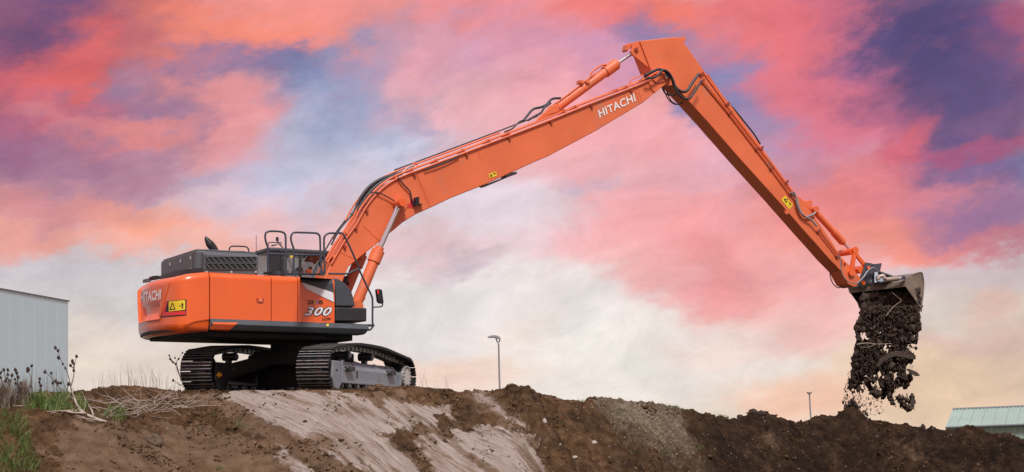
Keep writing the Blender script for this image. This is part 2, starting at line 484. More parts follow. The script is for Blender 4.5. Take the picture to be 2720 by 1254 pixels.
def in_poly(poly, x, y):
    inside = np.zeros(x.shape, bool); n = len(poly); j = n - 1
    for i in range(n):
        xi, yi = poly[i]; xj, yj = poly[j]
        if yi != yj:
            c = ((yi > y) != (yj > y)) & (x < (xj - xi) * (y - yi) / (yj - yi) + xi)
            inside ^= c
        j = i
    return inside
def line_dist(pl, x, y):
    best = np.full(x.shape, 1e9)
    for (x0, y0), (x1, y1) in zip(pl[:-1], pl[1:]):
        dx, dy = x1 - x0, y1 - y0
        t = np.clip(((x - x0) * dx + (y - y0) * dy) / (dx * dx + dy * dy), 0, 1)
        best = np.minimum(best, np.hypot(x - x0 - t * dx, y - y0 - t * dy))
    return best

def soft_mask(polys, x, y, amp, seed, finger=0):
    m = 0
    K_ = 8
    fing = (fbm(sb * 5 + seed, sa * .35, 4, seed + 5, .65) - 0.5) * finger      # ragged fingers along the drag direction
    bx = (fbm(x / 26, y / 14, 3, seed) - 0.5) * amp + fing * .89; by = (fbm(x / 26 + 40, y / 14 + 7, 3, seed + 50) - 0.5) * amp * 0.8 + fing * .46
    jit = (vnoise(x / 5, y / 4, seed + 31) + vnoise(x / 2.3, y / 1.9, seed + 32) - 1) * amp * .5
    for k in range(K_):
        wx = bx + jit * (k - 3.5) / 3 + (k - 3.5) * 2.2
        wy = by + jit * .5 + (k % 3 - 1) * 2.0
        h = np.zeros(x.shape, bool)
        for p in polys: h |= in_poly(p, x + wx, y + wy)
        m = m + h / K_
    return m

cols = np.concatenate([np.arange(-1500, -60, 40.), np.arange(-60, 2790, 3.0), np.arange(2790, 4200, 40.)])
qs = np.concatenate([np.linspace(-13, -4.8, 40), np.arange(-4.7, 0.45, 0.03), np.linspace(0.5, 14, 45)])
cpx, cq = np.meshgrid(cols, qs)                      # rows: q
cpy = np.interp(cpx, CREST[:, 0], CREST[:, 1]); cd = np.interp(cpx, CREST[:, 0], CREST[:, 2])
_kk = np.arange(-120, 121); _g = np.exp(-(_kk / 45.0) ** 2); _g /= _g.sum()
_u = np.arange(-2200, 4900, 3.0)
_us = lambda col: np.convolve(np.interp(_u, CREST[:, 0], CREST[:, col]), _g, 'same')
cd = np.interp(cpx, _u, np.convolve(np.interp(_u, CREST[:, 0], CREST[:, 2]), np.exp(-(_kk / 15.0) ** 2) / np.exp(-(_kk / 15.0) ** 2).sum(), 'same'))
zc = EYE + (HY - cpy) / F * cd
_zs = EYE + (HY - np.interp(cpx, _u, _us(1))) / F * cd
_k = sstep(-0.05, -1.1, cq) if False else np.clip((-0.05 - cq) / 1.1, 0, 1); _k = _k * _k * (3 - 2 * _k)
zc = zc * (1 - _k) + _zs * _k                        # humps of the crest even out down the bank
gd = cd + cq
slope = np.interp(cpx, [-300, 0, 450, 900, 1400, 1800, 2300, 2800], [.40, .42, .46, .46, .50, .52, .58, .55])
xn = np.maximum(-cq, 0)
z_front = zc - slope * (np.sqrt(xn ** 2 + 0.22 ** 2) - 0.22)
xb = np.maximum(cq, 0)
plat = sstep(330, 450, cpx) * (1 - sstep(1130, 1230, cpx))
z_back = zc - 0.42 * (np.sqrt(xb ** 2 + 0.3 ** 2) - 0.3)
z_plat = zc + (ZG - zc) * sstep(0, 0.5, xb) - 0.4 * np.maximum(xb - 9, 0)
z_back = z_back * (1 - plat) + z_plat * plat
Z = np.where(cq < 0, z_front, z_back)
Z = 0.5 * (Z + np.sqrt(Z * Z + 0.05))                # runs out onto the flat
X = (cpx - CX) / F * gd; Y = gd
vpx = cpx; vpy = HY - (Z - EYE) / gd * F            # where each spot of the bank shows in the photograph

sd = np.array([0.666, -0.746]); sa = X * sd[0] + Y * sd[1]; sb = -X * sd[1] + Y * sd[0]   # along and across the drag marks
PALE = [[(565,1043),(640,1034),(720,1034),(870,1038),(930,1045),(1000,1066),(1065,1060),(1132,1072),(1196,1081),(1202,1092),(1164,1114),(1101,1136),
         (1069,1146),(1037,1152),(996,1146),(964,1134),(985,1150),(1021,1172),(1101,1228),(1110,1254),(1120,1290),(1010,1290),(941,1241),(862,1209),
         (798,1171),(754,1145),(652,1090)],
        [(1104,1138),(1125,1158),(1142,1157),(1180,1150),(1239,1138),(1300,1128),(1332,1131),(1398,1158),(1418,1192),(1448,1254),(1455,1290),(1180,1290),
         (1150,1220),(1110,1170)],
        [(722,1172),(748,1172),(758,1205),(860,1262),(800,1262),(742,1214)],
        [(1258,1049),(1280,1042),(1300,1043),(1300,1060),(1345,1095),(1392,1132),(1370,1130),(1300,1086)]]
TAN = [[(480,1050),(566,1044),(652,1092),(756,1148),(862,1212),(960,1262),(880,1262),(700,1160),(600,1110)],
       [(420,1128),(520,1122),(640,1158),(720,1190),(770,1262),(590,1262),(440,1200)],
       [(215,1130),(300,1150),(420,1165),(560,1180),(700,1215),(780,1275),(200,1275),(150,1200)],
       [(280,1122),(332,1112),(322,1172),(292,1165)], [(100,1180),(180,1205),(270,1262),(190,1262)],
       [(1240,1050),(1300,1044),(1330,1100),(1260,1090)]]
DRY = [[(1556,1072),(1600,1050),(1720,1058),(1800,1070),(1818,1090),(1812,1140),(1850,1190),(1905,1270),(1840,1270),(1740,1200),(1640,1130),(1575,1092)]]
pale = soft_mask(PALE, vpx, vpy, 30, 11, 95)
tan = soft_mask(TAN, vpx, vpy, 46, 23, 150) * (0.35 + 0.65 * fbm(sa * 1.2, sb * 5, 4, 29))
dry = soft_mask(DRY, vpx, vpy, 60, 37, 40) * (1 - .8 * sstep(1120, 1235, vpy)) * (.45 + .55 * sstep(.32, .6, fbm(X * 3, Y * 3, 4, 39)))
spot = soft_mask([[(1990,1150),(2060,1158),(2082,1200),(2020,1216),(1985,1180)], [(2380,1150),(2420,1158),(2470,1230),(2420,1225)]], vpx, vpy, 70, 51, 120) * sstep(.4, .7, fbm(sa * 2, sb * 4, 4, 53))
halo = soft_mask(PALE, vpx, vpy, 90, 81, 190)
tan = np.maximum(np.maximum(tan, spot * 0.45), 0.75 * halo)
pale = np.where(cq > -0.03, 0, pale); 
# drag streaks run down the bank to the right
streak = fbm(sa * 0.9, sb * 9.0, 4, 77)
clump = fbm(sa * 1.6, sb * 3.2, 4, 91)
# loose soil left lying on the scraped clay
loose = sstep(0.50, 0.68, 0.5 * streak + 0.5 * clump)
pale = pale * (1 - 0.75 * loose) * (0.72 + 0.28 * sstep(.35, .6, fbm(X * .8, Y * .8, 3, 61)))
RIDGES = [([(1396,1078),(1430,1130),(1500,1262)], 32, .36), ([(1572,1112),(1600,1150),(1690,1262)], 26, .34),
          ([(1610,1110),(1645,1150),(1735,1262)], 26, -.30), ([(1240,1050),(1208,1095),(1112,1145),(1045,1162)], 30, .07),
          ([(560,1047),(756,1152),(900,1230)], 12, .05), ([(2300,1130),(2330,1160),(2420,1262)], 50, .22),
          ([(2338,1130),(2430,1205)], 34, -.32), ([(150,1105),(330,1185),(520,1262)], 60, .10), ([(1440,1080),(1490,1150),(1575,1262)], 24, -.26),
          ([(2100,1125),(2170,1200),(2230,1262)], 36, -.22), ([(1830,1095),(1900,1170),(1990,1262)], 30, .08),
          ([(1338,1035),(1352,1085),(1415,1160),(1458,1262)], 11, -.09), ([(880,1042),(856,1100),(800,1165)], 9, -.035),
          ([(1600,1100),(1700,1190)], 40, .05), ([(2560,1125),(2640,1220)], 50, .10)]
for pl, w, h in RIDGES:
    wob = (fbm(vpx / 30, vpy / 18, 3, 5) - 0.5) * w * 0.9
    dd = line_dist(pl, vpx + wob, vpy + wob * 0.5)
    Z = Z + h * np.exp(-(dd / w) ** 2) * (1 - sstep(-0.25, 0.15, cq))
rough = (1 - 0.85 * pale) * (1 - 0.45 * tan * (1 - spot)) * (1 + 0.55 * sstep(1450, 1900, cpx))
rough = rough * np.where((plat > 0.4) & (cq > 0.25), 0.3, 1.0)
big = fbm(X * 1.1, Y * 1.1, 4, 3) - 0.5
med = np.abs(fbm(X * 4.2, Y * 4.2, 4, 8) - 0.5) * 2
fine = fbm(X * 15, Y * 15, 3, 15, 0.6) - 0.5
cl = fbm(sa * 4, sb * 7, 4, 19) - 0.5
fade = np.where(cq < -9, 0.3, 1.0)
edge = np.where((plat > 0.4) & (cq > -0.4), 0.6, 1.0)
Z = Z + fade * edge * rough * (0.20 * big + 0.10 * (med - 0.35) + 0.075 * fine + 0.10 * cl) * np.where(cq > -0.3, 0.62, 1.0)
Z = Z + pale * (0.016 * (streak - 0.5) + 0.016 * (fbm(sa * .7, sb * 26, 2, 78) - .5)) + 0.02 * tan * (streak - 0.5)
# ruts and clods at the very crest
nr, nc = Z.shape
verts = np.stack([X, Y, Z], -1).reshape(-1, 3)
idx = np.arange(nr * nc).reshape(nr, nc)
faces = np.stack([idx[:-1, :-1], idx[:-1, 1:], idx[1:, 1:], idx[1:, :-1]], -1).reshape(-1, 4)
def grid_mesh(name, verts, faces):
    me = bpy.data.meshes.new(name)
    me.vertices.add(len(verts)); me.vertices.foreach_set('co', verts.astype(np.float32).ravel())
    n = faces.shape[1]
    me.loops.add(len(faces) * n); me.loops.foreach_set('vertex_index', faces.astype(np.int32).ravel())
    me.polygons.add(len(faces)); me.polygons.foreach_set('loop_start', np.arange(0, len(faces) * n, n, dtype=np.int32))
    try: me.polygons.foreach_set('loop_total', np.full(len(faces), n, np.int32))
    except Exception: pass
    me.update(calc_edges=True)
    return me
me = grid_mesh('spoil_bank', verts, faces)
me.polygons.foreach_set('use_smooth', np.ones(len(faces), bool))
def fattr(me, name, arr):
    a = me.attributes.new(name, 'FLOAT', 'POINT'); a.data.foreach_set('value', arr.astype(np.float32).ravel())
far = sstep(1500, 2000, cpx)
fattr(me, 'clay', np.clip(pale, 0, 1)); fattr(me, 'packed', np.clip(tan, 0, 1)); fattr(me, 'dry', np.clip(dry, 0, 1)); fattr(me, 'peat', far)
av = me.attributes.new('drag', 'FLOAT_VECTOR', 'POINT')
av.data.foreach_set('vector', np.stack([sa, sb, Z], -1).astype(np.float32).ravel())

def soil_material(name, terrain=True):
    m = bpy.data.materials.new(name); m.use_nodes = True
    nt = m.node_tree; N = nt.nodes.new; L = nt.links.new
    b = nt.nodes['Principled BSDF']; b.inputs['Roughness'].default_value = 0.95
    b.inputs['Specular IOR Level'].default_value = 0.15
    tc = N('ShaderNodeTexCoord')
    def noise(s, d, r, vec=None):
        n = N('ShaderNodeTexNoise'); n.inputs['Scale'].default_value = s; n.inputs['Detail'].default_value = d; n.inputs['Roughness'].default_value = r
        L(vec or tc.outputs['Object'], n.inputs['Vector']); return n.outputs['Fac']
    def ramp(fac, st):
        r = N('ShaderNodeValToRGB'); L(fac, r.inputs[0])
        while len(r.color_ramp.elements) < len(st): r.color_ramp.elements.new(.5)
        for e, (p_, c) in zip(r.color_ramp.elements, st): e.position = p_; e.color = (*c, 1)
        return r.outputs[0]
    def mix(f, a, c):
        n = N('ShaderNodeMix'); n.data_type = 'RGBA'; L(f, n.inputs['Factor'])
        L(a, n.inputs['A']); L(c, n.inputs['B']); return n.outputs['Result']
    def attr(nm, out='Fac'):
        a = N('ShaderNodeAttribute'); a.attribute_name = nm; return a.outputs[out]
    brown = ramp(noise(5, 8, .65), [(0.3, (.040, .0205, .0090)), (0.5, (.095, .052, .0245)), (0.72, (.170, .103, .055))])
    if not terrain:
        dk = N('ShaderNodeVectorMath'); dk.operation = 'SCALE'; dk.inputs['Scale'].default_value = .72; L(brown, dk.inputs[0]); brown = dk.outputs[0]
        L(brown, b.inputs['Base Color'])
    else:
        peat = ramp(noise(4, 8, .65), [(0.3, (.011, .0057, .0030)), (0.52, (.034, .0185, .0095)), (0.78, (.082, .049, .0275))])
        col = mix(attr('peat'), brown, peat)
        damp = N('ShaderNodeMapRange'); damp.inputs['From Min'].default_value = .42; damp.inputs['From Max'].default_value = .66
        damp.inputs['To Min'].default_value = 1.1; damp.inputs['To Max'].default_value = .45
        L(noise(.9, 6, .6), damp.inputs[0])
        vm = N('ShaderNodeVectorMath'); vm.operation = 'SCALE'; L(col, vm.inputs[0]); L(damp.outputs[0], vm.inputs['Scale']); col = vm.outputs[0]
        tanc = ramp(noise(3, 8, .6), [(0.3, (.115, .070, .041)), (0.7, (.245, .163, .107))])
        col = mix(attr('packed'), col, tanc)
        dv = attr('drag', 'Vector')
        mp = N('ShaderNodeMapping'); mp.inputs['Scale'].default_value = (1.2, 16, 1); L(dv, mp.inputs[0])
        st = noise(1.0, 8, .65, mp.outputs[0])
        clay = ramp(st, [(0.25, (.185, .120, .082)), (0.45, (.325, .262, .222)), (0.76, (.45, .40, .365))])
        crumbs = N('ShaderNodeMapRange'); crumbs.inputs['From Min'].default_value = .60; crumbs.inputs['From Max'].default_value = .66
        mp2 = N('ShaderNodeMapping'); mp2.inputs['Scale'].default_value = (9, 22, 9); L(dv, mp2.inputs[0])
        L(noise(1.0, 6, .7, mp2.outputs[0]), crumbs.inputs[0])
        mp3 = N('ShaderNodeMapping'); mp3.inputs['Scale'].default_value = (.9, 26, 1); L(dv, mp3.inputs[0])
        ln = N('ShaderNodeMapRange'); ln.inputs['From Min'].default_value = .56; ln.inputs['From Max'].default_value = .68; ln.inputs['To Max'].default_value = .75
        L(noise(1.0, 5, .6, mp3.outputs[0]), ln.inputs[0])
        clay = mix(ln.outputs[0], clay, brown)
        clay = mix(crumbs.outputs[0], clay, brown)
        mr = N('ShaderNodeMapRange'); mr.inputs['From Min'].default_value = .12; mr.inputs['From Max'].default_value = .85
        mth = N('ShaderNodeMath'); mth.operation = 'MULTIPLY_ADD'; L(st, mth.inputs[0]); mth.inputs[1].default_value = .5
        sub = N('ShaderNodeMath'); sub.operation = 'SUBTRACT'; L(attr('clay'), sub.inputs[0]); sub.inputs[1].default_value = .25
        L(sub.outputs[0], mth.inputs[2]); L(mth.outputs[0], mr.inputs[0])
        gate = N('ShaderNodeMath'); gate.operation = 'MULTIPLY'; L(mr.outputs[0], gate.inputs[0])
        g2 = N('ShaderNodeMapRange'); g2.inputs['From Min'].default_value = .02; g2.inputs['From Max'].default_value = .35; L(attr('clay'), g2.inputs[0])
        L(g2.outputs[0], gate.inputs[1])
        col = mix(gate.outputs[0], col, clay)
        dryc = ramp(noise(16, 8, .75), [(0.3, (.05, .034, .021)), (0.5, (.16, .125, .085)), (0.72, (.34, .285, .215))])
        col = mix(attr('dry'), col, dryc)
        # pale grit
        vo = N('ShaderNodeTexVoronoi'); vo.inputs['Scale'].default_value = 13; L(tc.outputs['Object'], vo.inputs['Vector'])
        gr = N('ShaderNodeMapRange'); gr.inputs['From Min'].default_value = .10; gr.inputs['From Max'].default_value = .06; L(vo.outputs['Distance'], gr.inputs[0])
        wn = N('ShaderNodeMapRange'); wn.inputs['From Min'].default_value = .72; wn.inputs['From Max'].default_value = .76
        sepc = N('ShaderNodeSeparateColor'); L(vo.outputs['Color'], sepc.inputs[0]); L(sepc.outputs[0], wn.inputs[0])
        gm = N('ShaderNodeMath'); gm.operation = 'MULTIPLY'; L(gr.outputs[0], gm.inputs[0]); L(wn.outputs[0], gm.inputs[1])
        grit = N('ShaderNodeRGB'); grit.outputs[0].default_value = (.20, .145, .105, 1)
        col = mix(gm.outputs[0], col, grit.outputs[0])
        L(col, b.inputs['Base Color'])
        bp = N('ShaderNodeBump'); bp.inputs['Strength'].default_value = 0.9; bp.inputs['Distance'].default_value = 0.05
        L(noise(24, 8, .7), bp.inputs['Height'])
        bp2 = N('ShaderNodeBump'); bp2.inputs['Strength'].default_value = 0.35; bp2.inputs['Distance'].default_value = 0.02
        L(st, bp2.inputs['Height']); L(bp.outputs[0], bp2.inputs['Normal'])
        L(bp2.outputs[0], b.inputs['Normal'])
    MATS[name] = m
    return m
soil_material('soil'); soil_material('loose_soil', False)
me.materials.append(MATS['soil'])
bank = bpy.data.objects.new('spoil_bank', me); COL.objects.link(bank)
tag(bank, 'dug brown soil bank with pale scraped clay below the excavator', None, kind='structure')

mat('field', (.10, .085, .05), .95, var=.3, vscale=.3)
g = MB().add([(-3000, -3000, -.06), (3000, -3000, -.06), (3000, 3000, -.06), (-3000, 3000, -.06)], [(0, 1, 2, 3)])
go = obj('ground', g, 'field'); tag(go, 'flat ground reaching to the horizon', None, kind='structure')

GZ = Z.copy()
def ground_at(px, py):
    """spot of the bank that shows at (px, py): scan the column towards the viewer"""
    c = int(np.argmin(np.abs(cols - px)))
    yy = HY - (GZ[:, c] - EYE) / gd[:, c] * F
    ok = np.where((qs <= 0.02) & (qs > -6))[0]
    r = ok[np.argmin(np.abs(yy[ok] - py))]
    return Vector((X[r, c], Y[r, c], GZ[r, c]))

# loose clods and stones: countless, one object each
ICO_V = None
def ico():
    t = (1 + 5 ** .5) / 2
    v = np.array([(-1, t, 0), (1, t, 0), (-1, -t, 0), (1, -t, 0), (0, -1, t), (0, 1, t), (0, -1, -t), (0, 1, -t), (t, 0, -1), (t, 0, 1), (-t, 0, -1), (-t, 0, 1)], float)
    v /= np.linalg.norm(v[0])
    f = np.array([(0, 11, 5), (0, 5, 1), (0, 1, 7), (0, 7, 10), (0, 10, 11), (1, 5, 9), (5, 11, 4), (11, 10, 2), (10, 7, 6), (7, 1, 8),
                  (3, 9, 4), (3, 4, 2), (3, 2, 6), (3, 6, 8), (3, 8, 9), (4, 9, 5), (2, 4, 11), (6, 2, 10), (8, 6, 7), (9, 8, 1)])
    return v, f
IV, IF = ico()
def scatter(name, centres, sizes, m, stretch=(1, 1, 1), jag=0.35, rng=RNG):
    n = len(centres)
    v = np.repeat(IV[None], n, 0) * (1 + (rng.random((n, 12, 1)) - .5) * 2 * jag)
    v = v * (np.array(stretch)[None, None] * (0.5 + 1.0 * rng.random((n, 1, 3))))
    a = rng.random(n) * 6.283; ca, sa_ = np.cos(a), np.sin(a)
    x = v[..., 0] * ca[:, None] - v[..., 1] * sa_[:, None]; y = v[..., 0] * sa_[:, None] + v[..., 1] * ca[:, None]
    tl = (rng.random(n) - .5) * 1.4; ct, st_ = np.cos(tl), np.sin(tl)
    z = v[..., 2] * ct[:, None] + x * st_[:, None]; x = x * ct[:, None] - v[..., 2] * st_[:, None]
    v = np.stack([x, y, z], -1) * sizes[:, None, None] + centres[:, None]
    f = (IF[None] + 12 * np.arange(n)[:, None, None]).reshape(-1, 3)
    me = grid_mesh(name, v.reshape(-1, 3), f)
    me.materials.append(MATS[m] if isinstance(m, str) else m)
    o = bpy.data.objects.new(name, me); COL.objects.link(o)
    return o
wt = ((cq < 0.1) & (cq > -4.6) & (cpx > -50) & (cpx < 2780)).astype(float)
wt *= (0.10 + (1 - pale) ** 2 * (1 - 0.6 * tan)) * (0.15 + 2.5 * sstep(.5, .72, fbm(X * 1.7, Y * 1.7, 3, 66))) 
pr = wt.ravel() / wt.sum()
NCL = 14000
ci = RNG.choice(nr * nc, NCL, p=pr)
sz = 0.007 + 0.026 * RNG.random(NCL) ** 4 + (RNG.random(NCL) < .012) * 0.035
o = scatter('soil_clods', verts[ci] + np.array([0, 0, .004]), sz, 'loose_soil', (1.15, 1, .7), .5)
tag(o, 'loose brown clods of soil scattered over the bank', 'soil', kind='stuff')
mat('stone', (.25, .205, .165), .9, var=.35, vscale=9)
wt2 = ((cq < 0.0) & (cq > -4.6) & (cpx > -50) & (cpx < 2780)).astype(float) * (1 - .7 * pale) * (.3 + sstep(1300, 1450, cpx) * (1 - .75 * far) + 3.5 * dry)
ci = RNG.choice(nr * nc, 1500, p=wt2.ravel() / wt2.sum())
o = scatter('pebbles', verts[ci], 0.006 + 0.020 * RNG.random(1500) ** 3, 'stone', (1.2, 1, .7), .25)
tag(o, 'small pale pebbles strewn over the soil bank', 'pebbles', kind='stuff')

# ------------------------------------------------------------------ excavator
mat('orange_paint', (.80, .118, .014), .30, coat=.6, var=.05, vscale=1.2, bump=.02, bscale=6)
mat('boom_paint_hazed', (.74, .163, .060), .40, var=.10, vscale=.9, dirt=(.50, .20, .12), dirt_amt=.16, dirt_scale=1.1, spec=.5)  # orange shifted to salmon: haze and sky reflection put into the base colour
mat('black_paint', (.022, .023, .026), .45, var=.2, vscale=4)
mat('grey_paint', (.052, .062, .072), .48, var=.12, vscale=3)
mat('hood_grey', (.088, .094, .102), .5, var=.12, vscale=2)
mat('black_plastic', (.010, .010, .012), .55, var=.2, vscale=6)
mat('rail_paint', (.042, .055, .078), .42)
mat('steel_grey', (.25, .285, .31), .48, metal=.15, var=.14, vscale=3, dirt=(.16, .15, .135), dirt_amt=.20, dirt_scale=5)
mat('track_steel', (.024, .027, .030), .50, metal=.4, var=.3, vscale=6, dirt=(.13, .085, .055), dirt_amt=.30, dirt_scale=3.5)
mat('grouser_steel', (.36, .37, .37), .42, metal=.55, var=.25, vscale=8, dirt=(.16, .11, .075), dirt_amt=.35, dirt_scale=5)
mat('shaded_steel', (.020, .022, .026), .6, var=.4, vscale=5, dirt=(.05, .04, .032), dirt_amt=.2, dirt_scale=4)  # dark copy of the grey steel: deep shade under the house put into colour
mat('under_black', (.006, .006, .008), .7, var=.3, vscale=4)
mat('chrome', (.80, .81, .82), .16, metal=1.0)
mat('rod_satin', (.50, .50, .50), .3, metal=.7)
mat('rubber', (.030, .034, .042), .45)
mat('silver_hose', (.32, .32, .33), .4, metal=.4)
mat('white_print', (.80, .78, .76), .5)
mat('silver_print', (.74, .76, .78), .3)
mat('black_print', (.012, .012, .014), .5)
mat('yellow_print', (.82, .60, .03), .5)
mat('red_print', (.68, .035, .04), .4)
mat('violet_print', (.36, .20, .60), .5)
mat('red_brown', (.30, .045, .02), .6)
mat('bolt_zinc', (.62, .62, .60), .35, metal=.6)
mat('bucket_steel', (.185, .148, .108), .55, metal=.15, var=.2, vscale=3, dirt=(.12, .085, .055), dirt_amt=.35, dirt_scale=4)
mat('coupler_grey', (.075, .082, .098), .42, metal=.3, var=.2, vscale=6)
mat('tan_steel', (.46, .37, .30), .4, metal=.2, var=.15, vscale=6)
mat('arrow_yellow', (.85, .46, .03), .5)
mat('seat_cloth', (.015, .015, .018), .8)
mat('mud', (.16, .085, .04), .95, var=.3, vscale=8)
def glass(name, tint, refl):
    m = bpy.data.materials.new(name); m.use_nodes = True; nt = m.node_tree; nt.nodes.clear()
    t = nt.nodes.new('ShaderNodeBsdfTransparent'); t.inputs[0].default_value = (*tint, 1)
    g = nt.nodes.new('ShaderNodeBsdfGlossy'); g.inputs['Roughness'].default_value = .03
    mx = nt.nodes.new('ShaderNodeMixShader'); o = nt.nodes.new('ShaderNodeOutputMaterial')
    mx.inputs[0].default_value = refl; nt.links.new(t.outputs[0], mx.inputs[1]); nt.links.new(g.outputs[0], mx.inputs[2])
    nt.links.new(mx.outputs[0], o.inputs[0]); MATS[name] = m
glass('cab_glass', (.70, .76, .77), .10)

AL = math.radians(28.6)
HV = Vector((math.cos(AL), math.sin(AL), 0)); LV = Vector((-math.sin(AL), math.cos(AL), 0)); UP = Vector((0, 0, 1))
CM = Vector((-4.47, 35.64, 0))
EX = root('excavator', (CM.x, CM.y, ZG), 'orange long reach crawler excavator with black hood emptying its bucket', 'excavator')
def G(t, s, z): return CM + HV * t + LV * s + UP * z
def hp(px, py, s):
    """point of the upright plane at lateral offset s (parallel to the machine's heading) that shows at (px, py)"""
    r = Vector(((px - CX) / F, 1, (HY - py) / F)); c0 = Vector((0, 0, EYE))
    k = (s + CM.dot(LV) - c0.dot(LV)) / r.dot(LV)
    return c0 + r * k
def tz(px, py, s):
    p = hp(px, py, s); return (p - CM).dot(HV), p.z
def part(name, mb, m, parent=None, bevel=0.0, label=None):
    while parent is not None and parent.parent is not None and parent.parent.parent is not None:
        parent = parent.parent                        # thing > part > sub-part, no deeper
    o = obj(name, mb, m, parent or EX, bevel)
    if label: o['label'] = label
    return o
def plate(name, pts, s0, s1, m, parent=None, bevel=0.0):
    """outline measured on the plane s0, extruded to s1"""
    poly = [hp(x, y, s0) for x, y in pts]
    return part(name, MB().prism(poly, LV * (s1 - s0)), m, parent, bevel)

S0 = -1.45
# ---- side panels of the upper structure
ZT = tz(640, 727.5, S0 + .12)[1]; ZB = tz(640, 852.5, S0)[1]; ZSB = tz(760, 880, S0)[1]
def side_profile(z0, z1, r, s=S0, th=.04):
    outer = [(s, z0), (s, z1 - r)]
    for k in range(1, 7):
        a = k / 6 * math.pi / 2
        outer.append((s + r * 1.1 * (1 - math.cos(a)), z1 - r + r * math.sin(a)))
    outer.append((s + r + .12, z1))
    inner = [(s + r + .12, z1 - th), (s + r, z1 - th), (s + th, z1 - r), (s + th, z0)]
    return outer, inner
def side_panel(name, xa, xb, m='orange_paint'):
    ta = tz(xa, 800, S0)[0] + .008; tb = tz(xb, 800, S0)[0] - .008
    o_, i_ = side_profile(ZB + .006, ZT, .13)
    pr_ = o_ + i_
    mb = MB().loft([[G(t, s, z) for s, z in pr_] for t in (ta, tb)], True, True, False)
    return part(name, mb, m, None, .006), mb
pan1, mb1 = side_panel('side_door', 557, 720.5)
pan2, mb2 = side_panel('side_door', 720.5, 791)
pan3, mb3 = side_panel('side_panel', 791, 889.5)
T_J = tz(557, 800, S0)[0]; T_F = tz(970, 800, S0)[0]; T_P = tz(889.5, 800, S0)[0]
# dark body behind the panels
part('body', MB().box(G((T_J + T_P) / 2, 0.03, (ZB + ZT) / 2 - .02), HV * ((T_P - T_J) / 2 - .02), LV * 1.40, UP * ((ZT - ZB) / 2 - .03)), 'black_paint')
part('far_side_panel', MB().box(G((T_J + T_F) / 2, 1.45, (ZB + ZT) / 2 - .03), HV * ((T_F - T_J) / 2), LV * .02, UP * ((ZT - ZB) / 2 - .04)), 'orange_paint', None, .01)
bv3 = mb3.bvh(); bv1 = mb1.bvh()
quad_decal('black_inlay', [(796, 735.5), (882, 736.5), (887.5, 779), (801, 750.5)], bv3, 'grey_paint', pan3, 12, 8, .008)
quad_decal('silver_chevron', [(801, 750.5), (884, 777), (887, 803), (813, 767.5)], bv3, 'silver_print', pan3, 12, 6, .013)
text_decal('lettering', 'ZA', [(816, 797.5), (834.5, 797.5), (834.5, 808.5), (816, 808.5)], bv3, 'black_print', pan3, 0, .03)
text_decal('lettering', 'X', [(833.5, 797), (840, 797), (840, 809), (833.5, 809)], bv3, 'yellow_print', pan3, 0, .03)
text_decal('lettering', 'X', [(838, 797), (846, 797), (846, 809), (838, 809)], bv3, 'violet_print', pan3, 0, .03, .010)
text_decal('lettering', 'IS', [(846, 797.5), (857.5, 797.5), (857.5, 808.5), (846, 808.5)], bv3, 'black_print', pan3, 0, .03)
text_decal('lettering', '300', [(808, 813.5), (883, 814.5), (881, 841), (807, 840)], bv3, 'black_print', pan3, .35, .07, .008, 1.08)
text_decal('lettering', '300', [(809.5, 815), (882, 816), (879.5, 839), (808, 838.5)], bv3, 'silver_print', pan3, .35, .025, .012, 1.12)
text_decal('lettering', 'LCN', [(855, 843.5), (880, 844), (878, 851), (854, 851)], bv3, 'black_print', pan3, .35, .03)
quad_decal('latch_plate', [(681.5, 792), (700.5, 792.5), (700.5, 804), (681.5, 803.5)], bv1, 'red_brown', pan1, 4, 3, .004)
c = hp(691.5, 798, S0 - .012); part('latch', MB().box(c, HV * .05, LV * .012, UP * .04), 'orange_paint', pan1, .006)
c = hp(692, 798, S0 - .026); part('lock', MB().cyl(c, c - LV * .012, .018, 12), 'bolt_zinc', pan1)

# ---- skirt under the panels
def skirt(name, xa, xb, m, chamfer=True):
    ta = tz(xa, 860, S0)[0]; tb = tz(xb, 860, S0)[0]
    zz = [tz(760, y, S0)[1] for y in (853.5, 867, 881)]
    pr_ = [(S0 + .06, zz[0]), (S0 - .005, zz[0]), (S0 - .065, zz[1]), (S0 - .055, zz[1] - .02), (S0 - .01, zz[2] + .01), (S0 + .02, zz[2] - .012), (S0 + .35, zz[2] - .012)]
    e = [0, 0, 0, -.01, -.06, -.10, -.10] if chamfer else [0] * 7
    mb = MB().loft([[G(ta, s, z) for s, z in pr_], [G(tb + e[i], s, z) for i, (s, z) in enumerate(pr_)]], True, True, False)
    return part(name, mb, m, None, .008), mb
sk, mbs = skirt('skirt', 558, 977, 'grey_paint')
bvs = mbs.bvh()
quad_decal('orange_tip', [(558.8, 857), (632, 857.5), (606, 879.5), (558.8, 879.5)], bvs, 'orange_paint', sk, 10, 14, .006)
quad_decal('warning_sticker', [(867, 861), (873, 861), (873, 866.5), (867, 866.5)], bvs, 'yellow_print', sk, 2, 2, .008)
part('deck_frame', MB().box(G(-1.25, 0, ZSB + .10), HV * 1.92, LV * 1.33, UP * .12), 'under_black', None, .02)
part('belly_plate', MB().box(G(-1.35, -.1, ZSB - .085), HV * 1.75, LV * 1.1, UP * .06), 'under_black', None, .02)
part('deck_frame', MB().box(G(.30, -.35, ZSB - .04), HV * .32, LV * .85, UP * .10), 'under_black', None, .02)
